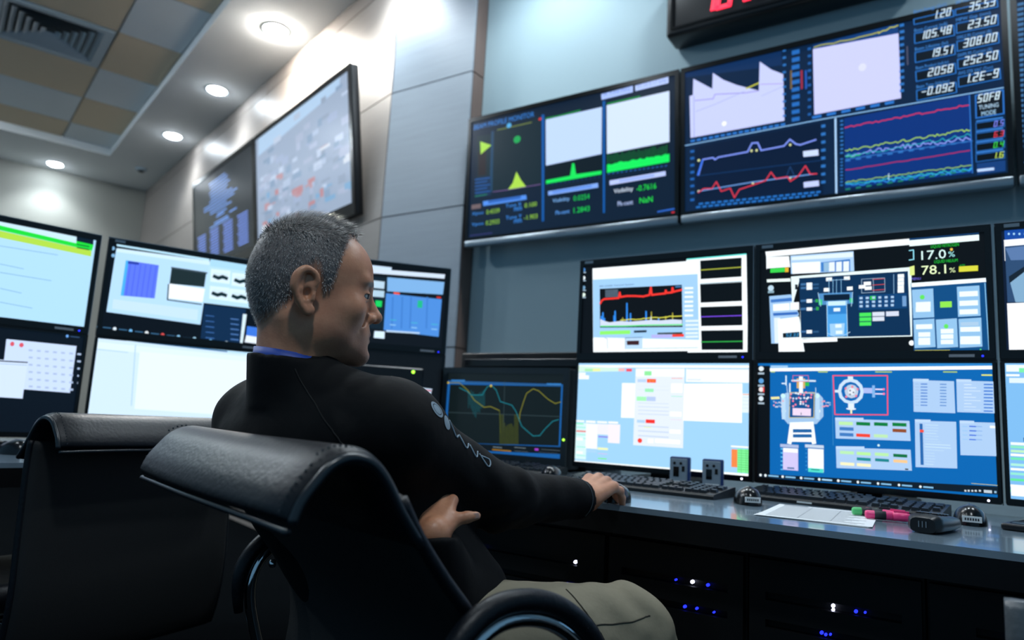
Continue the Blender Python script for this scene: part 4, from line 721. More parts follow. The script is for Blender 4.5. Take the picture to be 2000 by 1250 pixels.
def screen(key, W, H, parent, M, name='screen'):
    """flat lit panel in its own x-z plane, facing -y"""
    vs = []; fs = []; cols = []; mi = []
    eps = 0.00003
    lay = [0]
    def poly(pts, c, big):
        o = len(vs)
        for (u, v) in pts:
            vs.append(((u / 1000.0 - 0.5) * W, -eps * lay[0], (0.5 - v / 1000.0) * H))
        fs.append(list(range(o, o + len(pts)))); cols.append(c); mi.append(0 if big else 1)
    asp = W / H
    for op in SHOWS[key]:
        k = op[0]
        lay[0] += 1
        if k == 'bg':
            poly([(0, 0), (1000, 0), (1000, 1000), (0, 1000)], lin(op[1]), True)
        elif k == 'r':
            _, a, b, c, d, col = op
            poly([(a, b), (c, b), (c, d), (a, d)], lin(col), (c - a) * (d - b) > 8000)
        elif k == 'p':
            pts = list(zip(op[2::2], op[3::2]))
            ar = abs(sum(pts[i - 1][0] * pts[i][1] - pts[i][0] * pts[i - 1][1] for i in range(len(pts)))) / 2
            poly(pts, lin(op[1]), ar > 8000)
        elif k == 'l':
            w = max(op[1] * 0.75, 4.0); col = lin(op[2]); pts = list(zip(op[3::2], op[4::2]))
            for (a, b), (c, d) in zip(pts, pts[1:]):
                dx, dy = (c - a) * asp, d - b
                n = math.hypot(dx, dy) or 1.0
                nx, ny = -dy / n * w / 2, dx / n * w / 2
                ex, ey = dx / n * w * 0.3, dy / n * w * 0.3
                poly([(a + (nx - ex) / asp, b + ny - ey), (c + (nx + ex) / asp, d + ny + ey), (c + (-nx + ex) / asp, d - ny + ey), (a + (-nx - ex) / asp, b - ny - ey)], col, False)
        elif k == 'o':
            _, u, v, ru, rv, col = op
            poly([(u + ru * math.cos(2 * math.pi * i / 12), v + rv * math.sin(2 * math.pi * i / 12)) for i in range(12)], lin(col), False)
        elif k == 't':
            _, s, u, v, w, h, col = op
            tv, tf = TEXTS[s]
            for f in tf:
                poly([(u + tv[i][0] * w, v + h - tv[i][1] * h) for i in f], lin(col), False)
        elif k == 'd':
            _, s, u, v, w, h, col = op
            t = h * 0.11
            for q in seg_polys(s, w * asp, h, t, 0.2):
                poly([(u + px / asp, v + h - py) for px, py in q], lin(col), False)
    me = bpy.data.meshes.new(name)
    me.from_pydata(vs, [], fs)
    me.materials.append(S_BIG); me.materials.append(S_FINE)
    me.polygons.foreach_set('material_index', mi)
    at = me.color_attributes.new('Col', 'FLOAT_COLOR', 'CORNER')
    buf = []
    for p, c in zip(fs, cols):
        buf += [c[0], c[1], c[2], 1.0] * len(p)
    at.data.foreach_set('color', buf)
    me.update()
    o = bpy.data.objects.new(name, me)
    COL.objects.link(o)
    o.parent = parent
    o.matrix_local = M
    return o

# ================================================================== THE ROOM
H_C = 3.93           # soffit height
H_T = 4.02           # tile height inside the tray
CORN = Vector((-3.133, 3.134, 0))       # where the panelled wall bends
DS = Vector((-0.955, 0.296, 0)).normalized()   # along the side wall, away from the bend
NS = Vector((0.296, 0.955, 0)).normalized()    # towards the side wall
N0 = CORN.dot(NS)
def SN(s, n, z):
    p = CORN + DS * s + NS * (n - N0)
    return Vector((p.x, p.y, z))

MB().box(-11.5, 4, -3, 6, -0.05, 0).build('floor', M_FLOOR)['kind'] = 'structure'
struct(MB().box(-2.48, 4.0, 3.25, 3.37, 0, 4.2).build('wall_back', M_WALL))

def panels(wall, quads, mt):
    """quads: (p_left, p_right, z0, z1, outward) proud laminate panels"""
    for a, b, z0, z1, out in quads:
        g = 0.004
        dirv = (b - a).normalized()
        a2 = a + dirv * g; b2 = b - dirv * g
        vs = []
        for off in (0.0, 0.012):
            for p, z in ((a2, z0 + g), (b2, z0 + g), (b2, z1 - g), (a2, z1 - g)):
                q = p + out * off
                vs.append((q.x, q.y, z))
        MB().add(vs, [(0, 3, 2, 1), (4, 5, 6, 7), (0, 1, 5, 4), (1, 2, 6, 5), (2, 3, 7, 6), (3, 0, 4, 7)]).build('panel', mt, wall)

ZR = [0.0, 0.485, 1.315, 2.144, 2.973, 3.80, 4.1]
w = struct(MB().prism([(-3.133, 3.146), (-2.492, 3.146), (-2.492, 3.40), (-3.133, 3.40)], 'z', 0, 4.2).build('wall_panelled', M_JOINT))
panels(w, [(Vector((-3.133, 3.146, 0)), Vector((-2.48, 3.146, 0)), ZR[i], ZR[i + 1], Vector((0, -1, 0))) for i in range(6)], M_PANEL)
panels(w, [(Vector((-2.492, 3.146, 0)), Vector((-2.492, 3.25, 0)), ZR[i], ZR[i + 1], Vector((1, 0, 0))) for i in range(6)], M_WOOD)
a = SN(0, N0 + 0.012, 0); b = SN(7.2, N0 + 0.012, 0); c2 = SN(7.2, N0 + 0.15, 0); d2 = SN(-0.05, N0 + 0.15, 0)
w = struct(MB().prism([(p.x, p.y) for p in (a, b, c2, d2)], 'z', 0, 4.2).build('wall_left', M_JOINT))
panels(w, [(SN(s0, N0 + 0.012, 0), SN(s1, N0 + 0.012, 0), ZR[i], ZR[i + 1], -NS) for i in range(6) for s0, s1 in ((0, 2.4), (2.4, 4.8), (4.8, 7.2))], M_WPANEL)
a = SN(7.2, N0 + 0.15, 0); b = SN(7.2, -4.5, 0); c2 = SN(7.35, -4.5, 0); d2 = SN(7.35, N0 + 0.15, 0)
struct(MB().prism([(p.x, p.y) for p in (a, b, c2, d2)], 'z', 0, 4.2).build('wall_far', M_FARWALL))

# ceiling: soffit round a recessed tray of checkered tiles
N_T, S_T = 1.375, 5.93
mb = MB()
def slab(s0, s1, n0, n1, z0, z1):
    q = [SN(s0, n0, 0), SN(s1, n0, 0), SN(s1, n1, 0), SN(s0, n1, 0)]
    mb.prism([(p.x, p.y) for p in q], 'z', z0, z1)
slab(-7.0, 7.2, N_T, 5.2, H_C, H_C + 0.2)
slab(S_T, 7.2, -4.5, N_T, H_C, H_C + 0.2)
slab(-7.0, S_T, -4.5, N_T, H_T + 0.03, H_T + 0.1)
ceiling = struct(mb.build('ceiling', M_CEIL))
srows = [-1.71, -0.83, 0.05, 0.93, 1.81, 2.69, 3.57, 4.45, 5.33, S_T]
ncols = [N_T, 0.855, -0.025, -0.905, -1.785]
for i in range(len(srows) - 1):
    for j in range(len(ncols) - 1):
        if i == 5 and j == 1:
            continue
        g = 0.008
        q = [SN(srows[i] + g, ncols[j + 1] + g, 0), SN(srows[i + 1] - g, ncols[j + 1] + g, 0), SN(srows[i + 1] - g, ncols[j] - g, 0), SN(srows[i] + g, ncols[j] - g, 0)]
        MB().prism([(p.x, p.y) for p in q], 'z', H_T, H_T + 0.028).build('ceiling_tile', M_TILEB if (i + j) % 2 == 1 else M_TILEW, ceiling)

# square air diffuser in the tray
dc = SN((2.69 + 3.57) / 2, (0.855 - 0.025) / 2, H_T)
rot = math.atan2(DS.y, DS.x)
v = thing('air_diffuser', 'square white air diffuser with nested louvres in the checkered ceiling', 'vent', dc, rot)
h = 0.425
mb = MB()
for (x0, x1, y0, y1) in ((-h, h, -h, -h + 0.07), (-h, h, h - 0.07, h), (-h, -h + 0.07, -h + 0.07, h - 0.07), (h - 0.07, h, -h + 0.07, h - 0.07)):
    mb.box(x0, x1, y0, y1, -0.012, 0.02)
mb.build('frame', M_VENT, v)
MB().box(-h + 0.06, h - 0.06, -h + 0.06, h - 0.06, 0.024, 0.029).build('duct', M_VENTD, v)
for k in range(6):
    e = h - 0.075 - k * 0.055; f = e - 0.042
    vs = [(-e, -e, -0.008), (e, -e, -0.008), (e, e, -0.008), (-e, e, -0.008), (-f, -f, 0.02), (f, -f, 0.02), (f, f, 0.02), (-f, f, 0.02)]
    MB().add(vs, [(0, 1, 5, 4), (1, 2, 6, 5), (2, 3, 7, 6), (3, 0, 4, 7)]).build('louvre', M_VENT, v)

# downlights (the room's lamps, and unseen ones added to brighten)
def downlight(p, label, power=1.0, glow=None):
    t = thing('downlight', label, 'ceiling light', p, 0, 'recessed round downlights')
    MB().lathe([(0.105, 0.0), (0.105, -0.006), (0.098, -0.009), (0.088, -0.004), (0.086, 0.0)], 24).build('trim_ring', M_VENT, t)
    MB().lathe([(0.084, -0.003), (0.082, -0.008), (0.070, -0.018), (0.045, -0.027), (0.012, -0.031)], 24).build('lens', glow or E_LAMP, t)
    L = bpy.data.lights.new('downlight_lamp', 'SPOT')
    L.energy = DOWNLIGHT_POWER * power; L.color = DOWNLIGHT_COLOUR
    L.spot_size = math.radians(125); L.spot_blend = 0.6; L.shadow_soft_size = 0.14
    lo = bpy.data.objects.new('lamp', L)
    COL.objects.link(lo); lo.parent = t; lo.location = (0, 0, -0.045)
    return t
downlight(SN(0.0, 1.80, H_C), 'round downlight at the bend of the panelled wall', 4.0)
downlight(SN(1.5, 1.78, H_C), 'blazing round downlight above the big aerial picture screen', 7.0, E_LAMP_HOT)
downlight(SN(3.0, 1.78, H_C), 'lit round downlight above the gap between the two side wall screens', 2.5)
downlight(SN(4.6, 1.78, H_C), 'lit round downlight above the screen of blue text', 2.5)
p = Vector((-10.04, 4.06, H_C))
downlight(p, 'small lit downlight near the far end wall', 3.0)
downlight(Vector((-9.7, 2.6, H_C)), 'round downlight along the far wall out at the left edge', 2.5)
for x, pw, lab in ((-1.95, 3.2, 'nearest the wooden pillar'), (-0.65, 2.2, 'over the red clock'), (0.75, 2.2, 'right of the clock')):
    downlight(Vector((x, 2.72, H_C)), 'round downlight in the soffit above the wall screens, ' + lab, pw)
downlight(SN(1.2, 0.2, H_T), 'round downlight set in the checkered tiles before the air diffuser', 1.2)
downlight(SN(-1.4, -0.9, H_T), 'round downlight set in the tiles straight over the leather chair', 1.8)
downlight(Vector((0.25, -0.35, H_T)), 'unseen downlight added overhead to light the face and jacket', 4.5)  # added out of view as fill for the near side of the head
for s_, n_, lab_ in ((3.1, -0.95, 'unseen downlight added to brighten the tiles beyond the air diffuser'), (4.9, -1.0, 'unseen downlight added to brighten the tiles nearest the far wall'), (1.0, -1.3, 'unseen downlight added to brighten the tiles over the left desk')):  # lamps added out of view, only to brighten the ceiling tiles
    downlight(SN(s_, n_, H_T), lab_, 1.0, E_LAMP_FILL)
d = thing('smoke_detector', 'small dark round smoke detector on the soffit near the far corner', 'detector', SN(6.15, 1.78, H_C))
MB().lathe([(0.07, 0.0), (0.07, -0.02), (0.05, -0.03)], 20).build('base', M_VENT, d)
MB().lathe([(0.035, -0.028), (0.035, -0.045), (0.02, -0.05)], 16).build('sensor_head', M_VENTD, d)

# ================================================================== WALL SCREENS
def rim(mb, W, H, bs, bt, bb, y0, y1, z0=0.0, mi=0):
    """four bars round an opening, outer W x H with its bottom left at (-W/2, z0)"""
    mb.box(-W / 2, W / 2, y0, y1, z0, z0 + bb, mi); mb.box(-W / 2, W / 2, y0, y1, z0 + H - bt, z0 + H, mi)
    mb.box(-W / 2, -W / 2 + bs, y0, y1, z0 + bb, z0 + H - bt, mi); mb.box(W / 2 - bs, W / 2, y0, y1, z0 + bb, z0 + H - bt, mi)

def wall_tv(key, label, W, H, loc, rotz, tilt, bs, bt, bb, silver, depth, rect, wall_gap):
    """loc: middle of the lower front edge; rect: (W, H) of the lit area"""
    t = thing('wall_screen', label, 'screen', loc, rotz)
    R = Matrix.Rotation(tilt, 4, 'X')
    MB().rbox(-W / 2, W / 2, 0.004, depth, 0.0, H, 0.008, 2).build('housing', M_BLACK, t, R)
    mb = MB(); rim(mb, W, H, bs, bt, bb, -0.006, 0.01)
    mb.build('bezel', M_BEZEL, t, R)
    if silver:
        MB().rbox(-W / 2 + 0.004, W / 2 - 0.004, -0.014, 0.03, -0.004, silver, 0.004, 2).build('speaker_strip', M_TVSIL, t, R)
        MB().box(-0.03, 0.03, -0.0155, -0.0135, silver * 0.35, silver * 0.7).build('badge', M_RIM, t, R)
    screen(key, rect[0], rect[1], t, R @ Matrix.Translation((0, 0.0, bb + rect[1] / 2)))
    m = MB(); m.box(-0.2, 0.2, depth - 0.01, depth + wall_gap, H * 0.35, H * 0.65)
    m.build('wall_bracket', M_DARK, t)
    return t

Hh = math.hypot(2.638 - 1.885, 0.04)
tlt = math.atan2(0.04, 0.753)
for key, x0, x1, lab in (('T1', -2.44, -1.175, 'wide wall screen of beam profile graphs beside the wooden pillar'),
                         ('T2', -1.165, 0.12, 'wide wall screen of lilac charts and white number boxes'),
                         ('T3', 0.13, 1.41, 'wall screen cut off by the right edge, beyond the number boxes')):
    W = x1 - x0
    wall_tv(key, lab, W, Hh, ((x0 + x1) / 2, 3.12, 1.885), 0, tlt, 0.02, 0.025, 0.05, 0.032, 0.05, (W - 0.04, Hh - 0.075), 0.075)
TVH = math.hypot(1.0, 0.13); tl2 = math.atan2(0.13, 1.0)
rz = math.atan2(-DS.y, -DS.x)
for key, s0, s1, lab in (('TB', 0.23, 2.03, 'large tilted side wall screen showing an aerial picture, lens haze put into its colours'),
                         ('TT', 2.05, 3.85, 'dark side wall screen listing lines of blue text')):
    t = wall_tv(key, lab, 1.8, TVH, SN((s0 + s1) / 2, 2.0, 2.2), rz, tl2, 0.04, 0.04, 0.08, 0, 0.06, (1.72, TVH * 0.88), 0.005)

# red digital clock
ck = thing('digital_clock', 'black wall clock with glowing red digits above the lilac chart screen', 'clock', (-0.72, 3.10, 2.835))
MB().rbox(-0.54, 0.54, 0.0, 0.15, 0.0, 0.40, 0.02, 2).build('case', M_BLACK, ck)
mb = MB(); rim(mb, 1.02, 0.34, 0.012, 0.012, 0.012, -0.006, 0.004, 0.03); mb.build('front_rim', M_BEZEL, ck)
def clock_digit(ch, x, z, w, h, t):
    mb = MB()
    for q in seg_polys(ch, w, h, t, 0.14):
        cx = sum(p[0] for p in q) / 4; cz = sum(p[1] for p in q) / 4
        qq = [(x + cx + (p[0] - cx) * 0.88, z + cz + (p[1] - cz) * 0.88) for p in q]
        mb.prism(qq, 'y', -0.008, 0.0)
    mb.build('digit', E_CLOCK, ck)
clock_digit('1', -0.36, 0.068, 0.085, 0.20, 0.022)
clock_digit('0', -0.30, 0.068, 0.11, 0.20, 0.022)
clock_digit('8', -0.165, 0.075, 0.055, 0.09, 0.012)
clock_digit('8', -0.105, 0.075, 0.055, 0.09, 0.012)

# ================================================================== CONSOLE
Z_D = 0.755
front = [(-2.10, -0.25), (-1.965, 0.45), (-1.93, 0.85), (-1.95, 1.15), (-1.90, 1.33), (-1.72, 1.40), (-1.05, 1.41), (1.15, 1.385)]
back = [(1.15, 2.75), (-1.95, 2.75), (-2.85, 1.9), (-3.05, 1.1), (-3.10, -0.25)]
wt = thing('console_worktop', 'long glossy grey worktop curving round under all the monitors', 'desk', (0, 0, 0))
MB().prism(front + back, 'z', Z_D - 0.012, Z_D).build('top', M_DESK, wt)
mb = MB()
ins = [(x - (0.02 if x < -1.6 else 0.0), y + (0.02 if x > -1.8 else 0.0)) for x, y in front]
mb.prism(front + ins[::-1], 'z', Z_D - 0.058, Z_D - 0.0125)
mb.build('front_edge', M_DARK, wt)
MB().prism(ins + back, 'z', Z_D - 0.05, Z_D - 0.0125).build('underside', M_DARK, wt)

def cabinet(label, p0, p1, led, slots=True):
    """p0, p1: plan points of the lower front edge, left to right as seen from the room"""
    p0 = Vector((*p0, 0)); p1 = Vector((*p1, 0)); W = (p1 - p0).length
    t = thing('console_cabinet', label, 'cabinet', p0, math.atan2(p1.y - p0.y, p1.x - p0.x), 'cabinets under the console')
    MB().box(0.002, W - 0.002, 0.02, 0.5, 0.0, Z_D - 0.06).build('body', M_DARK, t)
    zt = Z_D - 0.075
    d = MB()
    # door with two long slots cut through it
    x0, x1 = 0.006, W - 0.006; s0, s1 = W * 0.12, W * 0.88
    zs = [(0.555, 0.57), (0.605, 0.62)] if slots else []
    d.box(x0, s0, 0.0, 0.018, 0.06, zt); d.box(s1, x1, 0.0, 0.018, 0.06, zt)
    zz = 0.06
    for a, b in zs:
        d.box(s0, s1, 0.0, 0.018, zz, a); zz = b
    d.box(s0, s1, 0.0, 0.018, zz, zt)
    d.build('door', M_DARK2, t)
    MB().box(0.0, W, 0.03, 0.05, 0.0, 0.06).build('plinth', M_SLOT, t)
    for (lx, lz, kind, r) in led:
        MB().lathe([(r, 0), (r, 0.006), (r * 0.6, 0.009)], 10, M=Matrix.Translation((lx, 0.012, lz)) @ Matrix.Rotation(math.pi / 2, 4, 'X')).build('indicator', {'w': E_LED_W, 'b': E_LED_B, 'r': E_LED_R}[kind], t)
    return t
YC = 1.465
cabinet('charcoal console cabinet with blue lights to the left of the khaki knee', (-1.30, YC), (-0.70, YC),
        [(0.21, 0.610, 'w', 0.0035), (0.235, 0.605, 'b', 0.003), (0.262, 0.603, 'b', 0.003), (0.26, 0.56, 'b', 0.003), (0.285, 0.561, 'b', 0.0025), (0.52, 0.612, 'w', 0.0035), (0.56, 0.612, 'b', 0.003), (0.50, 0.561, 'b', 0.003)])
cabinet('charcoal console cabinet with three rows of blue lights behind the khaki knee', (-0.70, YC), (-0.40, YC),
        [(0.155, 0.6115, 'b', 0.002), (0.19, 0.613, 'w', 0.0035), (0.222, 0.612, 'b', 0.003), (0.175, 0.562, 'b', 0.003), (0.20, 0.563, 'b', 0.0025), (0.235, 0.562, 'b', 0.002), (0.19, 0.5, 'w', 0.003), (0.205, 0.5, 'w', 0.003)])
cabinet('wide charcoal console cabinet with long lit slots below the papers', (-0.40, YC), (-0.097, YC),
        [(0.155, 0.614, 'w', 0.0032), (0.155, 0.607, 'w', 0.0026), (0.193, 0.611, 'b', 0.003), (0.208, 0.612, 'b', 0.002), (0.135, 0.563, 'b', 0.003), (0.142, 0.561, 'b', 0.0025), (0.15, 0.563, 'b', 0.002)])
cabinet('plain charcoal console cabinet at the right edge of the frame', (-0.097, YC), (0.50, YC), [(0.12, 0.611, 'b', 0.002)])
cabinet('charcoal console cabinet hidden behind the seated person', (-1.62, 1.45), (-1.30, YC), [])
cabinet('charcoal console cabinet under the left desk below the labelled mouse', (-2.52, 0.05), (-2.42, 0.80), [(0.68, 0.53, 'r', 0.006), (0.67, 0.527, 'r', 0.005), (0.70, 0.533, 'r', 0.005)])

# ---- monitors
MW = 0.585
def monitor(key, label, loc, rotz, W, H, bs, bt, bb, upper):
    """loc: lower left front corner"""
    t = thing('monitor', label, 'monitor', loc, rotz)
    T = Matrix.Translation((W / 2, 0, 0))
    MB().rbox(-W / 2, W / 2, 0.003, 0.034, 0.0, H, 0.005, 2).build('housing', M_BLACK, t, T)
    mb = MB(); rim(mb, W - 0.003, H - 0.003, bs, bt, bb, -0.005, 0.006, 0.0015); mb.build('bezel', M_BEZEL, t, T)
    sw, sh = W - 2 * bs - 0.001, H - bt - bb - 0.001
    screen(key, sw, sh, t, Matrix.Translation((W / 2, 0.0, bb + sh / 2 + 0.0015)))
    mb = MB()
    mb.box(-W / 2, W / 2, -0.004, 0.03, H, H + 0.0025)
    mb.box(W / 2, W / 2 + 0.002, -0.004, 0.03, 0.0, H)
    if upper:
        mb.build('edge_rim', M_RIM, t, T)
        MB().box(0.02, 0.052, -0.0062, -0.005, H - 0.013, H - 0.004).build('sticker', M_RIM, t)
        MB().box(W - 0.10, W - 0.045, -0.0062, -0.005, 0.006, 0.013).build('maker_strip', M_INKG, t)
        MB().box(W * 0.5 - 0.05, W * 0.5 + 0.05, 0.034, 0.14, H * 0.3, H * 0.65).build('mount', M_DARK, t)
    else:
        mb.build('edge_rim', M_BLACK, t, T)
        m2 = MB(); m2.box(W / 2 - 0.03, W / 2 + 0.03, 0.034, 0.09, -0.014, H * 0.6); m2.rbox(W / 2 - 0.11, W / 2 + 0.11, 0.0, 0.2, Z_D - loc[2] + 0.0005, Z_D - loc[2] + 0.012, 0.004, 1)
        m2.build('stand', M_DARK, t)
    MB().lathe([(0.0026, 0), (0.0026, 0.002)], 8, M=Matrix.Translation((W - 0.028, -0.005, 0.0085)) @ Matrix.Rotation(math.pi / 2, 4, 'X')).build('power_light', E_LED_W if not upper else E_LED_B, t)
    return t
UPP = dict(W=MW, H=0.345, bs=0.013, bt=0.018, bb=0.022, upper=True)
LOW = dict(W=MW, H=0.350, bs=0.008, bt=0.006, bb=0.016, upper=False)
Z_L, Z_U = 0.781, 1.133
for k, x, lu, ll in (('M1', -1.149, 'upper monitor with the red trend graph and four black strips', 'bright pale blue monitor behind the resting hand and the two small devices'),
                     ('M2', -0.558, 'upper monitor reading 17.0 and 78.1 percent', 'blue monitor with a machine diagram and red outlined box above the papers'),
                     ('M3', 0.034, 'upper monitor cut off at the right edge of the frame', 'lower pale blue monitor cut off at the right edge of the frame')):
    monitor(k + 'U', lu, (x, 2.12, Z_U), 0, **UPP)
    monitor(k + 'L', ll, (x, 2.12, Z_L), 0, **LOW)
def lead(px, py, hdg, end):
    a = math.radians(hdg)
    return (px - (math.cos(a) * MW if end else 0), py - (math.sin(a) * MW if end else 0)), a
for k, px, py, hdg, end, dz, lu, ll in (
        ('L1', -2.545, 1.205, 79, True, 0, 'leftmost upper monitor with bright green and yellow bars', 'leftmost lower monitor with a grid of small icons'),
        ('L2', -2.539, 1.228, 67, False, 0, 'upper monitor with a purple block and four small plots left of the head', 'lower monitor with a blank white page behind the leather chair'),
        ('L3', -1.77, 2.18, 50, True, 0.03, 'upper monitor with a blue table seen in front of the face', 'dark lower monitor mostly hidden by the shoulder')):
    (x, y), a = lead(px, py, hdg, end)
    monitor(k + 'U', lu, (x, y, Z_U + dz), a, **UPP)
    monitor(k + 'L', ll, (x, y, Z_L + dz), a, **LOW)

# poles that carry the upper monitors
def pole(x, y, label):
    t = thing('monitor_pole', label, 'stand', (x, y, Z_D), 0, 'poles behind the stacked monitors')
    MB().lathe([(0.09, 0.0005), (0.09, 0.01), (0.03, 0.014), (0.022, 0.02), (0.022, 0.70)], 18).build('post', M_DARK, t)
    MB().rbox(-0.03, 0.03, -0.03, 0.03, 0.5, 0.6, 0.005, 1).build('clamp', M_BLACK, t)
pole(-0.857, 2.45, 'black pole behind the monitors with the red trend graph')
pole(-0.266, 2.45, 'black pole behind the monitors with the machine diagram')
pole(0.326, 2.45, 'black pole behind the monitors at the right edge')
for (px, py, hdg, end, lab) in ((-2.545, 1.205, 79, True, 'black pole behind the leftmost monitors'), (-2.539, 1.228, 67, False, 'black pole behind the monitors left of the head'), (-1.77, 2.18, 50, True, 'black pole behind the monitors in front of the face')):
    (x, y), a = lead(px, py, hdg, end)
    cx = x + math.cos(a) * MW / 2 - math.sin(a) * 0.33; cy = y + math.sin(a) * MW / 2 + math.cos(a) * 0.33
    pole(cx, cy, lab)

# ---- oscilloscope in its black housing
t = thing('oscilloscope', 'dark oscilloscope display with yellow and teal traces left of the bright monitor', 'display', (-1.466, 2.15, Z_D))
T0 = Matrix.Identity(4)
MB().rbox(-0.276, 0.276, 0.0, 0.10, 0.008, 0.355, 0.008, 2).build('housing', M_BLACK, t)
mb = MB(); rim(mb, 0.552, 0.347, 0.02, 0.022, 0.037, -0.008, 0.004, 0.008); mb.build('bezel', mat('scope_bezel', '1b252b', 0.35), t)
screen('SCO', 0.512, 0.29, t, Matrix.Translation((0, -0.0005, 0.045 + 0.145)))
MB().rbox(-0.2, 0.2, 0.02, 0.09, 0.0005, 0.012, 0.003, 1).build('foot', M_DARK, t)
MB().lathe([(0.004, 0), (0.004, 0.003)], 8, M=Matrix.Translation((0.268, -0.008, 0.11)) @ Matrix.Rotation(math.pi / 2, 4, 'X')).build('power_light', E_LED_G, t)
for i in range(7):
    MB().rbox(-0.15 + i * 0.045, -0.125 + i * 0.045, -0.011, -0.006, 0.018, 0.03, 0.002, 1).build('button', M_KEY, t)
t = thing('equipment_case', 'low black equipment case standing behind the oscilloscope', 'case', (-1.467, 2.27, Z_D))
MB().rbox(-0.291, 0.291, 0.0, 0.30, 0.0005, 0.425, 0.006, 2).build('body', M_DARK, t)
MB().rbox(-0.27, 0.27, -0.006, 0.002, 0.37, 0.40, 0.002, 1).build('top_strip', M_BLACK, t)
t = thing('network_box', 'thin black box with a green light between the oscilloscope and the far monitor', 'device', (-1.84, 1.93, Z_D), math.radians(50))
MB().rbox(-0.14, 0.14, 0, 0.10, 0.0005, 0.34, 0.005, 1).build('body', M_BLACK, t)
MB().lathe([(0.006, 0), (0.006, 0.004)], 10, M=Matrix.Translation((0.10, -0.0002, 0.325)) @ Matrix.Rotation(math.pi / 2, 4, 'X')).build('status_light', E_LED_G, t)

# ================================================================== DESK ITEMS
def key_mesh(w, d, h):
    mb = MB()
    a = 0.0022
    vs = [(-w / 2, -d / 2, 0), (w / 2, -d / 2, 0), (w / 2, d / 2, 0), (-w / 2, d / 2, 0),
          (-w / 2 + a, -d / 2 + a, h), (w / 2 - a, -d / 2 + a, h), (w / 2 - a, d / 2 - a, h), (-w / 2 + a, d / 2 - a, h)]
    me = bpy.data.meshes.new('key')
    me.from_pydata(vs, [], [(3, 2, 1, 0), (4, 5, 6, 7), (0, 1, 5, 4), (1, 2, 6, 5), (2, 3, 7, 6), (3, 0, 4, 7)])
    me.materials.append(M_KEY)
    return me
KEYS = {}
def keyboard(label, loc, rotz, tags=True):
    t = thing('keyboard', label, 'keyboard', loc, rotz)
    W, D = 0.45, 0.155
    MB().prism([(-D / 2, 0.0005), (D / 2, 0.0005), (D / 2, 0.024), (D / 2 - 0.012, 0.0245), (-D / 2 + 0.004, 0.012), (-D / 2, 0.008)], 'x', -W / 2, W / 2).build('base', M_KBASE, t)
    p = 0.0192
    rows = [[1] * 1 + [-.6] + [1] * 4 + [-.35] + [1] * 4 + [-.35] + [1] * 4, [1] * 13 + [2], [1.5] + [1] * 12 + [1.5], [1.75] + [1] * 11 + [2.25], [2.25] + [1] * 10 + [2.75], [1.25, 1.25, 1.25, 6.25, 1.25, 1.25, 1.25, 1.25]]
    navs = [3, 3, 3, 0, 1, 3]; pads = [0, 4, 4, 3, 4, 3]
    for r, row in enumerate(rows):
        y = D / 2 - 0.02 - r * 0.0215 - (0.004 if r else 0)
        z = 0.0235 + (y - D / 2) * 0.078
        def place(x, wk):
            k = round(wk, 2)
            if k not in KEYS: KEYS[k] = key_mesh(p * wk - 0.0022, 0.0172, 0.0085)
            put('key', KEYS[k], t, (x + p * wk / 2, y, z - 0.001), (0.078, 0, 0))
        x = -W / 2 + 0.012
        for wk in row:
            if wk > 0: place(x, wk)
            x += abs(wk) * p
        for i in range(navs[r]): place(-W / 2 + 0.012 + p * (15.3 + i + (1 if navs[r] == 1 else 0)), 1)
        for i in range(pads[r]): place(-W / 2 + 0.012 + p * (18.55 + i), 1)
    MB().box(-0.08, -0.045, -D / 2 - 0.0006, -D / 2 + 0.003, 0.0035, 0.0075).build('label', M_LABEL, t)
    return t
keyboard('black keyboard just past the resting hand, below the pale blue monitor', (-0.775, 1.83, Z_D), math.radians(-3))
keyboard('black keyboard behind the papers, below the machine diagram monitor', (-0.305, 1.945, Z_D), math.radians(-5))
keyboard('dim keyboard below the oscilloscope', (-1.36, 1.98, Z_D), math.radians(8))

def mouse(label, loc, rotz, sticker=True):
    t = thing('computer_mouse', label, 'mouse', loc, rotz)
    rows = []
    n = 20
    for i in range(9):
        ph = (i / 8) * math.pi / 2
        ring = []
        for j in range(n):
            a = 2 * math.pi * j / n
            rx = 0.031 * (math.cos(ph) ** 0.6 if i < 8 else 0.001); ry = 0.054 * (math.cos(ph) ** 0.6 if i < 8 else 0.001)
            k = 1.0 + 0.08 * math.sin(a)
            ring.append((rx * math.cos(a) / k, ry * math.sin(a), 0.001 + 0.035 * math.sin(ph) * (1 - 0.18 * math.sin(a))))
        rows.append(ring)
    mb = MB(); mb.grid(rows, closed_u=True); mb.add([p for p in rows[0]], [list(range(n))[::-1]])
    mb.build('shell', M_BEZEL, t)
    MB().lathe([(0.009, -0.004), (0.011, -0.002), (0.011, 0.002), (0.009, 0.004)], 14, M=Matrix.Translation((0, 0.032, 0.023)) @ Matrix.Rotation(math.pi / 2, 4, 'Y')).build('scroll_wheel', M_KEY, t)
    if sticker:
        mb = MB(); mb.box(-0.017, 0.017, -0.0555, -0.052, 0.008, 0.020, 0)
        for i in range(6): mb.box(-0.013 + i * 0.0045, -0.0102 + i * 0.0045, -0.0558, -0.0552, 0.0115, 0.0165, 1)
        mb.build('sticker', [M_LABEL, M_INK], t)
    return t
mouse('black mouse with a white sticker between the two front keyboards', (-0.475, 1.745, Z_D), math.radians(28))
mouse('black mouse with a white sticker at the right end of the desk', (-0.035, 1.83, Z_D), math.radians(5))
mouse('black mouse under the resting hand at the desk edge', (-0.685, 1.475, Z_D), math.radians(10), False)
mouse('dim black mouse left of the front keyboard, past the forearm', (-1.075, 1.86, Z_D), math.radians(20), False)
mouse('black mouse with a white sticker on the left desk', (-2.22, 0.90, Z_D), math.radians(105))

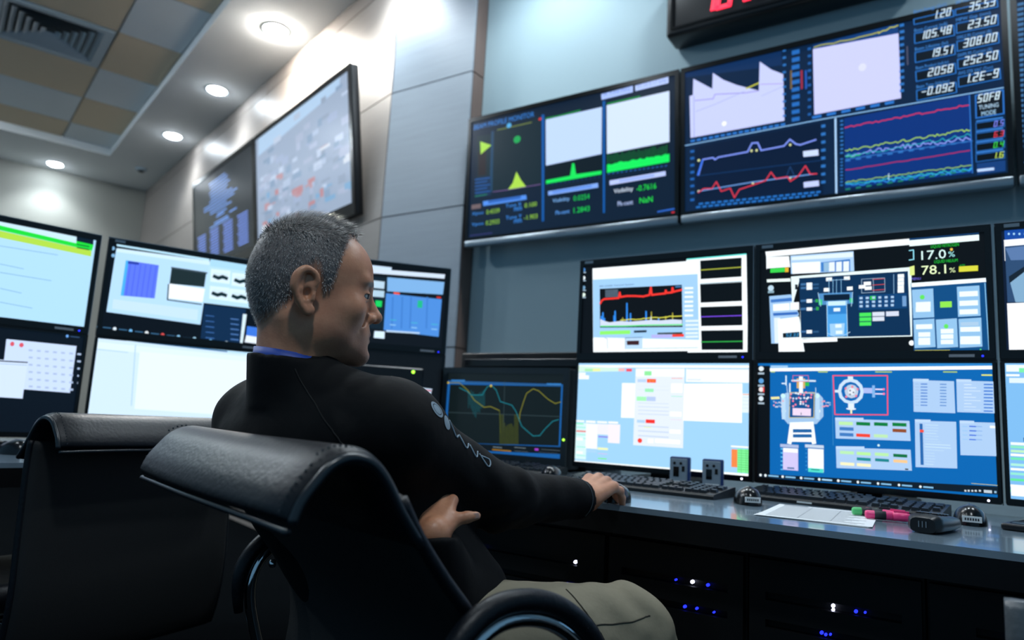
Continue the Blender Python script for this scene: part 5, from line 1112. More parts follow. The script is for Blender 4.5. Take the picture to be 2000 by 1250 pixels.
# two small boxy meters standing behind the keyboard
for x, lab in ((-0.748, 'small grey pocket meter, the nearer one to the resting hand'), (-0.651, 'small grey pocket meter, the one nearer the stickered mouse')):
    t = thing('pocket_meter', lab, 'device', (x, 2.035, Z_D), math.radians(14), 'small meters standing before the monitor')
    MB().rbox(-0.029, 0.029, 0.0, 0.034, 0.0005, 0.086, 0.004, 2).build('case', M_DEVB, t)
    MB().rbox(-0.028, 0.022, -0.004, 0.001, 0.004, 0.082, 0.003, 1).build('face', M_DEV, t)
    MB().box(-0.018, -0.002, -0.0055, -0.004, 0.03, 0.058).build('display', M_GLASSD, t)
    for dx in (-0.015, 0.003): MB().lathe([(0.004, 0), (0.004, 0.002)], 10, M=Matrix.Translation((dx, -0.004, 0.068)) @ Matrix.Rotation(math.pi / 2, 4, 'X')).build('button', M_SLOT, t)
    MB().box(0.006, 0.014, -0.0055, -0.004, 0.045, 0.06).build('switch', M_SLOT, t)
    MB().box(-0.02, 0.018, -0.0055, -0.004, 0.008, 0.018).build('sticker', M_LABEL, t)

# papers
t = thing('paper_sheet', 'stapled white paper sheets with printed table rows on the grey worktop', 'paper', (-0.30, 1.665, Z_D), math.radians(2))
for k in range(3):
    a = k * 0.02
    MB().box(-0.105, 0.105, -0.1485, 0.1485, 0.0006 + k * 0.0006, 0.001 + k * 0.0006).build('sheet', M_PAPER, t, Matrix.Rotation(a, 4, 'Z'))
mb = MB()
Rz = Matrix.Rotation(0.04, 4, 'Z')
for i in range(18):
    y = 0.12 - i * 0.0145
    mb.box(-0.09, 0.09 - (i % 4) * 0.012, y, y + 0.0016, 0.0023, 0.0026, 0, Rz)
mb.box(-0.092, -0.04, 0.128, 0.14, 0.0023, 0.0026, 0, Rz)
for x in (-0.03, 0.03): mb.box(x, x + 0.001, -0.13, 0.125, 0.0023, 0.0026, 0, Rz)
mb.build('printing', M_INKG, t)

def marker(label, loc, rotz, body, cap, L=0.085):
    t = thing('highlighter', label, 'marker', loc, rotz, 'highlighters lying on the papers')
    X = Matrix.Rotation(math.pi / 2, 4, 'Y')
    MB().lathe([(0.007, 0.0), (0.0085, 0.004), (0.0085, L * 0.58), (0.007, L * 0.6)], 14, M=X).build('barrel', body, t)
    MB().lathe([(0.0088, L * 0.6), (0.0088, L * 0.9), (0.006, L)], 14, M=X).build('cap', cap, t)
    MB().box(L * 0.62, L * 0.95, -0.002, 0.002, 0.0085, 0.0115).build('clip', cap, t)
    MB().lathe([(0.0087, L * 0.2), (0.0087, L * 0.45)], 14, M=X).build('band', M_INK, t)
marker('green highlighter with a dark cap on the papers', (-0.245, 1.715, Z_D + 0.0115), math.radians(25), M_GREEN, M_INK)
marker('pink highlighter lying nearest the sheet corner', (-0.215, 1.672, Z_D + 0.0115), math.radians(15), M_PINK, M_PINK)
marker('pink highlighter crossing behind the other pink one', (-0.225, 1.735, Z_D + 0.0115), math.radians(-12), M_PINK, M_PINK)

# handset with keypad
t = thing('phone_handset', 'black keypad handset lying at the front of the desk near the right edge', 'phone', (-0.088, 1.60, Z_D), math.radians(-12))
rows = []
for i in range(13):
    f = i / 12; y = -0.07 + 0.15 * f
    w = 0.027 + 0.005 * math.sin(f * math.pi) - (0.006 if i in (0, 12) else 0); h = 0.036 - 0.012 * f - (0.008 if i in (0, 12) else 0)
    ring = []
    for j in range(16):
        a = 2 * math.pi * j / 16
        ca, sa = math.cos(a), math.sin(a)
        ring.append((w * math.copysign(abs(ca) ** 0.6, ca), y, max(0.001, 0.012 + (h - 0.012) * max(sa, 0) ** 0.5) if sa > 0 else 0.012 + 0.011 * -abs(sa) ** 0.7))
    rows.append(ring)
mb = MB(); mb.grid(rows, closed_u=True); mb.add(rows[0], [list(range(16))]); mb.add(rows[-1], [list(range(16))[::-1]])
mb.build('body', M_BLACK, t)
for r in range(4):
    for c in range(3):
        MB().rbox(-0.019 + c * 0.0135, -0.0085 + c * 0.0135, -0.045 + r * 0.02, -0.031 + r * 0.02, 0.0335 - r * 0.0016, 0.0365 - r * 0.0016, 0.0012, 1).build('key', M_KEY, t)
for dx in (-0.006, 0.0, 0.006): MB().box(dx - 0.0008, dx + 0.0008, -0.0716, -0.0695, 0.011, 0.022).build('contact', M_RIM, t)

t = thing('tablet', 'dark tablet corner at the right edge of the desk', 'tablet', (0.135, 1.87, Z_D), math.radians(-14))
MB().rbox(-0.09, 0.09, -0.125, 0.125, 0.0005, 0.014, 0.004, 2).build('case', M_BLACK, t)
MB().box(-0.078, 0.078, -0.108, 0.108, 0.0138, 0.0148).build('glass', M_GLASSD, t)

# ================================================================== CHAIRS
def strip(mb, prof, xs, th, mi=0, bow=0.0):
    """thick sheet: profile (y, z) swept across x; th thickness; returns edge path helper"""
    n = len(prof)
    P = [Vector((0, y, z)) for y, z in prof]
    nor = []
    for i in range(n):
        t = (P[min(i + 1, n - 1)] - P[max(i - 1, 0)]).normalized()
        nor.append(Vector((0, -t.z, t.y)))
    rows = []
    W = max(abs(x) for x in xs)
    for x in xs:
        e = 1.0 - 0.5 * max(0.0, (abs(x) / W - 0.94) / 0.06) ** 2
        yb = bow * (x / W) ** 2
        ring = []
        for i in range(n):
            k = th / 2 * e * (0.6 if i in (0, n - 1) else 1.0)
            ring.append(P[i] + nor[i] * k + Vector((x, yb, 0)))
        for i in reversed(range(n)):
            k = th / 2 * e * (0.6 if i in (0, n - 1) else 1.0)
            ring.append(P[i] - nor[i] * k + Vector((x, yb, 0)))
        rows.append(ring)
    mb.grid(rows, mi, closed_u=True)
    m = len(rows[0])
    mb.add(rows[0], [list(range(m))], mi); mb.add(rows[-1], [list(range(m))[::-1]], mi)

def smooth_path(pts, n=8):
    P = [Vector(p) for p in pts]
    out = []
    for i in range(len(P) - 1):
        a = P[max(i - 1, 0)]; b = P[i]; c = P[i + 1]; d = P[min(i + 2, len(P) - 1)]
        for k in range(n):
            t = k / n
            out.append(0.5 * ((2 * b) + (c - a) * t + (2 * a - 5 * b + 4 * c - d) * t * t + (3 * b - a - 3 * c + d) * t ** 3))
    out.append(P[-1])
    return out

def office_chair(label, loc, heading, upright=False):
    t = thing('office_chair', label, 'chair', loc, -math.radians(heading))
    HW = 0.272
    xs = [HW * v for v in (-1, -0.985, -0.95, -0.8, -0.55, -0.25, 0, 0.25, 0.55, 0.8, 0.95, 0.985, 1)]
    head = [(-0.352, 0.812), (-0.345, 0.832), (-0.333, 0.855), (-0.318, 0.872), (-0.300, 0.880), (-0.281, 0.879), (-0.265, 0.870), (-0.250, 0.853), (-0.232, 0.825), (-0.205, 0.79)]
    head = [(y, z - 0.010 + (0.006 if i < 2 else 0)) for i, (y, z) in enumerate(head)]
    hp = [(p.y, p.z) for p in smooth_path([(0, a, b) for a, b in head], 3)]
    mb = MB(); strip(mb, hp, xs, 0.024, 0, 0.012); hr = mb.build('headrest', M_LEATHER, t)
    # piping round the flap edge and down both ends
    yz = lambda i, s: (hp[i][0], hp[i][1])
    for s in (-1, 1):
        MB().tube([(s * (HW + 0.001), a + 0.012, b) for a, b in hp], 0.0055, 8).build('end_piping', M_PIPE, hr)
    a0, b0 = hp[0]
    MB().tube([(x, a0 - 0.003 + 0.012 * (x / HW) ** 2, b0 - 0.003 - 0.004 * abs(x / HW) ** 3) for x in xs], 0.0042, 8).build('flap_piping', M_PIPE, hr)
    st = MB()
    for i in range(60):
        x = -HW + 0.012 + (2 * HW - 0.024) * i / 59
        st.box(x - 0.003, x + 0.003, -0.0006, 0.0006, -0.0006, 0.0006, 0, Matrix.Translation((0, a0 - 0.0075 + 0.012 * (x / HW) ** 2, b0 + 0.012)))
    for s in (-1, 1):
        for a, b in hp[1:-8:1]:
            st.box(-0.0005, 0.0005, -0.0012, 0.0012, -0.0012, 0.0012, 0, Matrix.Translation((s * (HW - 0.010), a - 0.010 + 0.012, b + 0.0115 if b > 0.86 else b + 0.006)))
    so = st.build('stitching', M_STITCH, hr); so['kind'] = 'stuff'
    back = [(-0.232, 0.828), (-0.205, 0.785), (-0.165, 0.735), (-0.125, 0.69), (-0.10, 0.64), (-0.09, 0.58), (-0.095, 0.52), (-0.10, 0.47)]
    if upright:
        back = [(-0.240, 0.82), (-0.238, 0.78), (-0.240, 0.70), (-0.245, 0.60), (-0.25, 0.50), (-0.24, 0.40), (-0.22, 0.33)]
    bp = [(p.y, p.z) for p in smooth_path([(0, a, b) for a, b in back], 3)]
    mb = MB(); strip(mb, bp, [x * 0.985 for x in xs], 0.03, 0, 0.012); bk = mb.build('backrest', M_LFAB, t)
    for s in (-1, 1):
        MB().tube([(s * (HW * 0.99), a + 0.012, b) for a, b in bp], 0.008, 8).build('edge_trim', M_LEATHER, bk)
    MB().lathe([(0.006, 0), (0.006, 0.006), (0.003, 0.008)], 10, M=Matrix.Translation((-0.12, -0.186, 0.69)) @ Matrix.Rotation(math.pi / 2, 4, 'X')).build('stud', M_CHROME, bk)
    seat = [(-0.13, 0.47), (-0.05, 0.445), (0.08, 0.445), (0.22, 0.455), (0.29, 0.44), (0.31, 0.40)]
    sp = [(p.y, p.z) for p in smooth_path([(0, a, b) for a, b in seat], 3)]
    mb = MB(); strip(mb, sp, [x * 0.95 for x in xs], 0.06, 0, 0.0); mb.build('seat', M_LEATHER, t)
    for s in (-1, 1):
        x = s * 0.292
        dz = -0.05 if upright else 0.0
        arch = smooth_path([(x, -0.12, 0.50), (x, -0.15, 0.60), (x, -0.14, 0.66), (x, -0.09, 0.692), (x, -0.015, 0.682), (x, 0.05, 0.634), (x, 0.10, 0.55), (x, 0.11, 0.47), (x, 0.06, 0.415), (x, -0.05, 0.40)], 6)
        arch = [p + Vector((0, 0, dz * max(0, min(1, (p.z - 0.45) / 0.15)))) for p in arch]
        ar = MB().tube(arch, 0.0095, 12).build('armrest', M_CHROME, t)
        n = len(arch)
        pad = []
        for i in range(5, int(n * 0.62)):
            tdir = (arch[i + 1] - arch[i - 1]).normalized()
            out = Vector((0, -tdir.z, tdir.y))
            if out.z < 0 and i < n * 0.3: out = -out
            pad.append(arch[i] + Vector((0, -tdir.z, tdir.y)) * 0.020)
        k = len(pad)
        MB().tube(pad, [0.0135 * min(1, 0.55 + 3.0 * min(i, k - 1 - i) / k) for i in range(k)], 12, flat=1.0).build('arm_pad', M_LEATHER, ar)
        MB().tube([(x, -0.05, 0.40), (s * 0.16, -0.04, 0.395), (s * 0.08, 0, 0.395)], 0.0095, 10).build('arm_brace', M_CHROME, ar)
    MB().rbox(-0.11, 0.11, -0.12, 0.14, 0.37, 0.412, 0.01, 2).build('seat_plate', M_DARK, t)
    MB().lathe([(0.045, 0.10), (0.045, 0.12), (0.026, 0.13), (0.026, 0.26), (0.016, 0.265), (0.016, 0.38)], 16).build('gas_column', M_CHROME, t)
    for i in range(5):
        a = 2 * math.pi * i / 5 + 0.3
        lg = MB().tube([(0, 0, 0.115), (0.15 * math.cos(a), 0.15 * math.sin(a), 0.10), (0.29 * math.cos(a), 0.29 * math.sin(a), 0.075)], [0.026, 0.02, 0.014], 10).build('base_leg', M_CHROME, t)
        MB().lathe([(0.012, -0.022), (0.027, -0.02), (0.027, 0.02), (0.012, 0.022)], 16, M=Matrix.Translation((0.29 * math.cos(a), 0.29 * math.sin(a), 0.0275)) @ Matrix.Rotation(a + 0.6, 4, 'Z') @ Matrix.Rotation(math.pi / 2, 4, 'Y')).build('caster', M_DARK, lg)
    return t
chair1 = office_chair('black leather chair the person sits in, nearest the camera', (-0.715, 0.868, 0), 16.3)
office_chair('black leather chair on the left, turned to the left monitors', (-1.985, 0.985, 0), -95, True)
# low-backed chair at the right corner
t = thing('low_back_chair', 'low grey leather chair back with chrome frame at the lower right corner', 'chair', (0.235, 1.20, 0))
bkp = [(-0.20, 0.50), (-0.215, 0.58), (-0.225, 0.66), (-0.225, 0.72), (-0.218, 0.752)]
mb = MB(); strip(mb, [(p.y, p.z) for p in smooth_path([(0, a, b) for a, b in bkp], 4)], [0.225 * v for v in (-1, -0.97, -0.9, -0.6, -0.2, 0.2, 0.6, 0.9, 0.97, 1)], 0.05, 0, 0.01)
mb.build('backrest', M_GREYLEA, t)
mb = MB(); strip(mb, [(-0.20, 0.47), (-0.05, 0.455), (0.12, 0.455), (0.19, 0.44)], [0.225 * v for v in (-1, -0.97, -0.9, 0, 0.9, 0.97, 1)], 0.06); mb.build('seat', M_GREYLEA, t)
for sx in (-1, 1):
    MB().tube(smooth_path([(sx * 0.235, -0.235, 0.69), (sx * 0.235, -0.225, 0.55), (sx * 0.235, -0.20, 0.43), (sx * 0.22, -0.24, 0.012)], 6), 0.011, 10).build('leg', M_CHROME, t)
    MB().tube(smooth_path([(sx * 0.235, -0.20, 0.43), (sx * 0.235, 0.12, 0.42), (sx * 0.22, 0.17, 0.3), (sx * 0.22, 0.18, 0.012)], 6), 0.011, 10).build('leg', M_CHROME, t)

# ================================================================== SMOOTH SOLIDS (for the person)
def surf(f, lo, hi, h):
    lo = np.array(lo, float); hi = np.array(hi, float)
    n = np.ceil((hi - lo) / h).astype(int) + 1
    ax = [lo[i] + h * np.arange(n[i]) for i in range(3)]
    X, Y, Z = np.meshgrid(*ax, indexing='ij')
    V = f(X.astype(np.float32), Y.astype(np.float32), Z.astype(np.float32)).astype(np.float32)
    S = V < 0
    c = np.zeros(tuple(n - 1), np.int8)
    for a in (0, 1):
        for b in (0, 1):
            for d in (0, 1):
                c += S[a:n[0] - 1 + a, b:n[1] - 1 + b, d:n[2] - 1 + d]
    act = np.argwhere((c > 0) & (c < 8))
    idx = -np.ones(tuple(n - 1), np.int64)
    idx[act[:, 0], act[:, 1], act[:, 2]] = np.arange(len(act))
    pos = np.zeros((len(act), 3)); cnt = np.zeros(len(act))
    cor = [(a, b, d) for a in (0, 1) for b in (0, 1) for d in (0, 1)]
    val = {k: V[act[:, 0] + k[0], act[:, 1] + k[1], act[:, 2] + k[2]] for k in cor}
    for a in cor:
        for i in range(3):
            if a[i] == 0:
                b = list(a); b[i] = 1; b = tuple(b)
                m = (val[a] < 0) != (val[b] < 0)
                t = val[a][m] / (val[a][m] - val[b][m])
                p = np.tile(np.array(a, float), (m.sum(), 1)); p[:, i] += t
                pos[m] += p; cnt[m] += 1
    pts = lo + h * (act + pos / cnt[:, None])
    faces = []
    for i in range(3):
        sl0 = [slice(None)] * 3; sl1 = [slice(None)] * 3
        sl0[i] = slice(0, n[i] - 1); sl1[i] = slice(1, n[i])
        A = S[tuple(sl0)]; B = S[tuple(sl1)]
        e = np.argwhere(A != B)
        j, k = (i + 1) % 3, (i + 2) % 3
        ok = (e[:, j] > 0) & (e[:, k] > 0) & (e[:, j] < n[j] - 1) & (e[:, k] < n[k] - 1)
        e = e[ok]
        sgn = A[e[:, 0], e[:, 1], e[:, 2]]
        def cell(dj, dk):
            q = e.copy(); q[:, j] += dj; q[:, k] += dk
            return idx[q[:, 0], q[:, 1], q[:, 2]]
        q = np.stack([cell(-1, -1), cell(0, -1), cell(0, 0), cell(-1, 0)], 1)
        q[~sgn] = q[~sgn][:, ::-1]
        faces.append(q)
    return pts, np.concatenate(faces)

def smin(a, b, k):
    h = np.clip(0.5 + 0.5 * (b - a) / k, 0, 1)
    return b + (a - b) * h - k * h * (1 - h)
def smax(a, b, k):
    return -smin(-a, -b, k)
def ell(X, Y, Z, c, r):
    x, y, z = (X - c[0]), (Y - c[1]), (Z - c[2])
    k0 = np.sqrt((x / r[0]) ** 2 + (y / r[1]) ** 2 + (z / r[2]) ** 2)
    k1 = np.sqrt((x / r[0] ** 2) ** 2 + (y / r[1] ** 2) ** 2 + (z / r[2] ** 2) ** 2) + 1e-9
    return k0 * (k0 - 1) / k1
def cone(X, Y, Z, a, b, ra, rb):
    a = np.array(a, float); b = np.array(b, float); d = b - a; L2 = d.dot(d)
    t = np.clip(((X - a[0]) * d[0] + (Y - a[1]) * d[1] + (Z - a[2]) * d[2]) / L2, 0, 1)
    return np.sqrt((X - a[0] - t * d[0]) ** 2 + (Y - a[1] - t * d[1]) ** 2 + (Z - a[2] - t * d[2]) ** 2) - (ra + (rb - ra) * t)
def plane(X, Y, Z, p, nrm):
    nrm = np.array(nrm, float); nrm /= np.linalg.norm(nrm)
    return (X - p[0]) * nrm[0] + (Y - p[1]) * nrm[1] + (Z - p[2]) * nrm[2]
def wob(X, Y, Z, s, seed=0.0):
    a = np.sin(X * s * 1.0 + 1.7 * np.sin(Y * s * 0.7 + seed) + seed) + np.sin(Y * s * 1.1 + 1.5 * np.sin(Z * s * 0.8 + seed * 2)) + np.sin(Z * s * 0.9 + 1.6 * np.sin(X * s * 0.75 + seed * 3))
    return a / 3.0

def mesh_from(pts, faces, name, mats, parent=None, attr=None):
    me = bpy.data.meshes.new(name)
    me.from_pydata(pts.tolist(), [], faces.tolist())
    me.polygons.foreach_set('use_smooth', [True] * len(me.polygons))
    for m in (mats if isinstance(mats, (list, tuple)) else [mats]): me.materials.append(m)
    me.update()
    o = bpy.data.objects.new(name, me)
    COL.objects.link(o); o.parent = parent
    return o

# ---- head, in its own frame: x right, y face, z up, origin between the ears
def head_sdf(X, Y, Z):
    A = np.abs(X)
    d = ell(X, Y, Z, (0, 0.004, 0.052), (0.074, 0.093, 0.082))
    d = smin(d, ell(X, Y, Z, (0, -0.040, 0.018), (0.054, 0.044, 0.050)), 0.03)
    d = smin(d, ell(X, Y, Z, (0, 0.048, 0.052), (0.060, 0.054, 0.058)), 0.02)
    d = smin(d, ell(X, Y, Z, (0, 0.045, -0.018), (0.060, 0.058, 0.070)), 0.03)
    d = smin(d, ell(A, Y, Z, (0.044, 0.030, -0.045), (0.020, 0.038, 0.028)), 0.03)
    d = smin(d, ell(X, Y, Z, (0, 0.068, -0.066), (0.042, 0.040, 0.026)), 0.025)
    d = smin(d, ell(X, Y, Z, (0, 0.098, -0.076), (0.022, 0.017, 0.016)), 0.018)
    d = smin(d, ell(A, Y, Z, (0.046, 0.068, -0.006), (0.018, 0.022, 0.018)), 0.025)
    d = smin(d, ell(X, Y, Z, (0, 0.086, -0.040), (0.032, 0.024, 0.026)), 0.018)
    d = smin(d, cone(A, Y, Z, (0.0, 0.094, 0.040), (0.040, 0.086, 0.043), 0.010, 0.008), 0.014)
    d = smax(d, -ell(A, Y, Z, (0.031, 0.107, 0.020), (0.017, 0.016, 0.013)), 0.012)
    # nose
    d = smin(d, cone(X, Y, Z, (0, 0.098, 0.026), (0, 0.117, -0.006), 0.007, 0.010), 0.010)
    d = smin(d, ell(X, Y, Z, (0, 0.119, -0.009), (0.011, 0.010, 0.009)), 0.006)
    d = smin(d, ell(A, Y, Z, (0.013, 0.106, -0.013), (0.008, 0.011, 0.008)), 0.006)
    d = smax(d, -ell(A, Y, Z, (0.007, 0.113, -0.021), (0.004, 0.006, 0.004)), 0.003)
    d = smax(d, -cone(A, Y, Z, (0.021, 0.100, -0.012), (0.033, 0.084, -0.038), 0.003, 0.004), 0.010)
    # mouth
    d = smin(d, cone(A, Y, Z, (0.0, 0.107, -0.0385), (0.022, 0.094, -0.043), 0.0055, 0.003), 0.006)
    d = smin(d, cone(A, Y, Z, (0.0, 0.106, -0.050), (0.020, 0.094, -0.045), 0.0065, 0.003), 0.005)
    d = smax(d, -cone(A, Y, Z, (0.0, 0.115, -0.0445), (0.026, 0.094, -0.0445), 0.0018, 0.0018), 0.003)
    d = smax(d, -ell(X, Y, Z, (0, 0.118, -0.0615), (0.020, 0.008, 0.006)), 0.008)
    # eyelids
    d = smin(d, np.maximum(ell(A, Y, Z, (0.031, 0.086, 0.020), (0.0145, 0.0145, 0.0135)), -(np.abs(Z - 0.0195 + (A - 0.031) * 0.12) - 0.0036)), 0.004)
    # ears
    def ear(X, Y, Z, base):
        ex = 0.080
        path = [(0.0, 0.004, 0.006), (0.004, 0.010, 0.022), (0.007, 0.004, 0.034), (0.010, -0.009, 0.036), (0.012, -0.020, 0.026), (0.012, -0.022, 0.010), (0.009, -0.016, -0.006), (0.005, -0.006, -0.020), (0.002, 0.003, -0.027), (0.0, 0.008, -0.022)]
        e = None
        path = [tuple(p) for p in smooth_path(path, 3)]
        for p, q in zip(path, path[1:]):
            s = cone(X, Y, Z, (ex + p[0], p[1], p[2]), (ex + q[0], q[1], q[2]), 0.0042, 0.0042)
            e = s if e is None else smin(e, s, 0.003)
        plate = ell(X, Y, Z, (ex + 0.001, -0.006, 0.006), (0.006, 0.017, 0.029))
        e = smin(e, plate, 0.004)
        for p, q in (((0.008, -0.012, 0.024), (0.008, -0.013, 0.006)), ((0.008, -0.013, 0.006), (0.005, -0.006, -0.010)), ((0.004, 0.006, 0.001), (0.003, 0.007, -0.006))):
            e = smin(e, cone(X, Y, Z, (ex + p[0], p[1], p[2]), (ex + q[0], q[1], q[2]), 0.0034, 0.0034), 0.004)
        e = smax(e, -ell(X, Y, Z, (ex + 0.007, -0.002, 0.001), (0.008, 0.006, 0.009)), 0.004)
        e = smin(e, ell(X, Y, Z, (ex + 0.002, 0.003, -0.022), (0.004, 0.008, 0.009)), 0.005)
        return smin(base, e, 0.006)
    d = ear(A * 1.0, Y, Z, d)
    # neck
    d = smin(d, cone(X, Y, Z, (0, -0.014, -0.02), (0.0, 0.004, -0.17), 0.054, 0.056), 0.028)
    d = smin(d, cone(A, Y, Z, (0.046, -0.022, -0.035), (0.018, 0.040, -0.16), 0.014, 0.012), 0.02)
    # hair volume on the crown
    m = hair_mask(X, Y, Z)
    return d - m * (0.0025 + 0.005 * np.clip((Z - 0.07) / 0.06, 0, 1))

def hair_mask(X, Y, Z):
    """1 inside the hair, fading to 0 at the hairline"""
    A = np.abs(X)
    ys = [-0.12, -0.085, -0.06, -0.03, -0.012, 0.002, 0.012, 0.022, 0.032, 0.040, 0.046, 0.052, 0.066, 0.080, 0.10]
    zs = [-0.060, -0.058, -0.05, -0.025, 0.015, 0.040, 0.038, 0.000, 0.005, 0.046, 0.076, 0.104, 0.124, 0.140, 0.18]
    line = np.interp(Y, ys, zs)
    front = np.clip((A - 0.028) / 0.03, 0, 1)
    line = line - (1 - front) * 0.016 * (Y > 0.06)
    return np.clip((Z - line) / 0.024, 0, 1)

# ---- hands
def hand_parts(wr, f, u, s, curls, spread, thumb, k=1.0):
    """wrist, forward, back-of-hand, thumb side; returns list of cones"""
    wr, f, u, s = [np.array(v, float) for v in (wr, f, u, s)]
    f /= np.linalg.norm(f); u -= f * u.dot(f); u /= np.linalg.norm(u); s -= f * s.dot(f) + u * s.dot(u); s /= np.linalg.norm(s)
    P = []
    kn = []
    for i, (side, fw, lift) in enumerate(((0.030, 0.088, 0.000), (0.010, 0.092, 0.004), (-0.010, 0.088, 0.002), (-0.028, 0.080, -0.003))):
        q = wr + k * (f * fw + s * side + u * lift)
        kn.append(q)
        P.append((wr + k * (f * 0.012 + s * side * 0.55), q, 0.018 * k, 0.0115 * k))
    for i, (q, ln) in enumerate(zip(kn, ((0.042, 0.026, 0.020), (0.046, 0.029, 0.021), (0.042, 0.027, 0.020), (0.033, 0.021, 0.018)))):
        ang = 0.0; p = q
        for j, (L, c) in enumerate(zip(ln, curls[i])):
            ang += c
            d = f * math.cos(ang) - u * math.sin(ang) + s * spread[i] * (1 if j == 0 else 0.5)
            d /= np.linalg.norm(d)
            n = p + d * L * k
            P.append((p, n, (0.0105 - 0.0012 * j) * k * (0.9 if i == 3 else 1), (0.0095 - 0.0012 * j) * k * (0.9 if i == 3 else 1)))
            p = n
    b = wr + k * (f * 0.020 + s * 0.022 - u * 0.006)
    p = b
    for j, (L, dv) in enumerate(thumb):
        d = f * dv[0] + u * dv[1] + s * dv[2]; d /= np.linalg.norm(d)
        n = p + d * L * k
        P.append((p, n, (0.0165, 0.0125, 0.0105)[j] * k, (0.013, 0.0108, 0.0085)[j] * k))
        p = n
    return P, p

def hand_sdf(P, extra):
    def g(X, Y, Z):
        d = None
        for a, b, ra, rb in P + extra:
            q = cone(X, Y, Z, a, b, ra, rb)
            d = q if d is None else smin(d, q, 0.006)
        return d
    return g

# joints of the pose (metres)
NECK = (-0.925, 0.773, 0.985)
LSH, RSH = (-1.066, 0.815, 0.890), (-0.735, 0.790, 0.892)
RELB, RWR = (-0.702, 1.030, 0.788), (-0.672, 1.290, 0.772)
PELV = (-0.77, 0.93, 0.57)
RHIP, RKNEE, RANK = (-0.680, 0.915, 0.575), (-0.535, 1.200, 0.560), (-0.56, 1.16, 0.10)
LHIP, LKNEE, LANK = (-0.85, 0.94, 0.575), (-0.93, 1.20, 0.56), (-0.93, 1.18, 0.10)
LELB, LWR = (-1.03, 1.00, 0.66), (-0.665, 0.822, 0.752)

HD = math.radians(36)
HMAT = Matrix(((math.cos(HD), math.sin(HD), 0, -0.919), (-math.sin(HD), math.cos(HD), 0, 0.761), (0, 0, 1, 1.090), (0, 0, 0, 1)))
HMAT = HMAT @ Matrix.Rotation(math.radians(-3), 4, 'X')

body_pts = []; body_faces = []; cols = []
def addp(pts, faces):
    o = sum(len(p) for p in body_pts)
    body_pts.append(pts); body_faces.append(faces + o)

hp_, hf_ = surf(head_sdf, (-0.108, -0.125, -0.155), (0.108, 0.145, 0.165), 0.0021)
HN = np.array(HMAT)
hair_v = hair_mask(hp_[:, 0], hp_[:, 1], hp_[:, 2])
ear_v = np.clip((np.abs(hp_[:, 0]) - 0.0785) / 0.005, 0, 1) * (hp_[:, 2] < 0.05) * (hp_[:, 2] > -0.04) * (np.abs(hp_[:, 1]) < 0.035)
lip_v = np.clip(1 - np.sqrt(((hp_[:, 0]) / 0.024) ** 2 + ((hp_[:, 1] - 0.107) / 0.016) ** 2 + ((hp_[:, 2] + 0.0445) / 0.0105) ** 2), 0, 1) * 2.2
beard_v = np.clip((-0.02 - hp_[:, 2]) / 0.03, 0, 1) * np.clip((hp_[:, 1] - 0.02) / 0.04, 0, 1) * (hp_[:, 2] > -0.10)
brow_v = np.clip(1 - np.sqrt(((np.abs(hp_[:, 0]) - 0.031) / 0.022) ** 2 + ((hp_[:, 2] - 0.041 + (np.abs(hp_[:, 0]) - 0.03) * 0.15) / 0.006) ** 2), 0, 1) * (hp_[:, 1] > 0.06) * 2.5
hair_v = hair_v * (1 - ear_v)
head_cols = np.stack([np.maximum(hair_v, np.clip(brow_v, 0, 1)), np.clip(lip_v, 0, 1), np.clip(beard_v, 0, 1), np.ones(len(hp_))], 1)
addp(hp_ @ HN[:3, :3].T + HN[:3, 3], hf_); cols.append(head_cols)

# right hand resting over the mouse
PR, _ = hand_parts(RWR, (0.0, 1, 0.36), (0.12, -0.36, 1), (-1, 0, 0.25), [(0.55, 0.5, 0.3), (0.6, 0.55, 0.3), (0.6, 0.6, 0.3), (0.6, 0.6, 0.3)], (0.06, 0.0, -0.04, -0.1), ((0.04, (0.75, -0.25, 0.6)), (0.032, (0.9, -0.35, 0.3)), (0.026, (0.9, -0.4, 0.1))))
fr = np.array(RWR) + (np.array(RELB) - np.array(RWR)) * 0.3
gp, gf = surf(hand_sdf(PR, [(fr, np.array(RWR) + np.array((0, 0.02, 0)), 0.031, 0.027)]), (-0.80, 1.20, 0.70), (-0.58, 1.52, 0.87), 0.0026)
addp(gp, gf); cols.append(np.tile([0, 0, 0, 1.0], (len(gp), 1)))
# left hand tucked under the right arm, thumb out
fL = np.array((-0.045, 0.060, 0.055)); sL = np.array((0.834, 0.549, 0.054)); uL = np.array((0.5, -0.80, 0.1))
PL, tipL = hand_parts(LWR, fL, uL, sL, [(0.7, 0.8, 0.5), (0.75, 0.8, 0.5), (0.8, 0.8, 0.5), (0.85, 0.8, 0.5)], (0.05, 0, -0.03, -0.06), ((0.026, (0.75, 0.0, 0.65)), (0.023, (0.16, 0.05, 0.98)), (0.019, (0.14, 0.0, 0.98))), 0.74)
gp, gf = surf(hand_sdf(PL, [(np.array(LWR) - np.array((0.01, -0.02, 0.05)), np.array(LWR), 0.026, 0.023)]), (-0.80, 0.70, 0.68), (-0.50, 0.98, 0.88), 0.0026)
addp(gp, gf); cols.append(np.tile([0, 0, 0, 1.0], (len(gp), 1)))
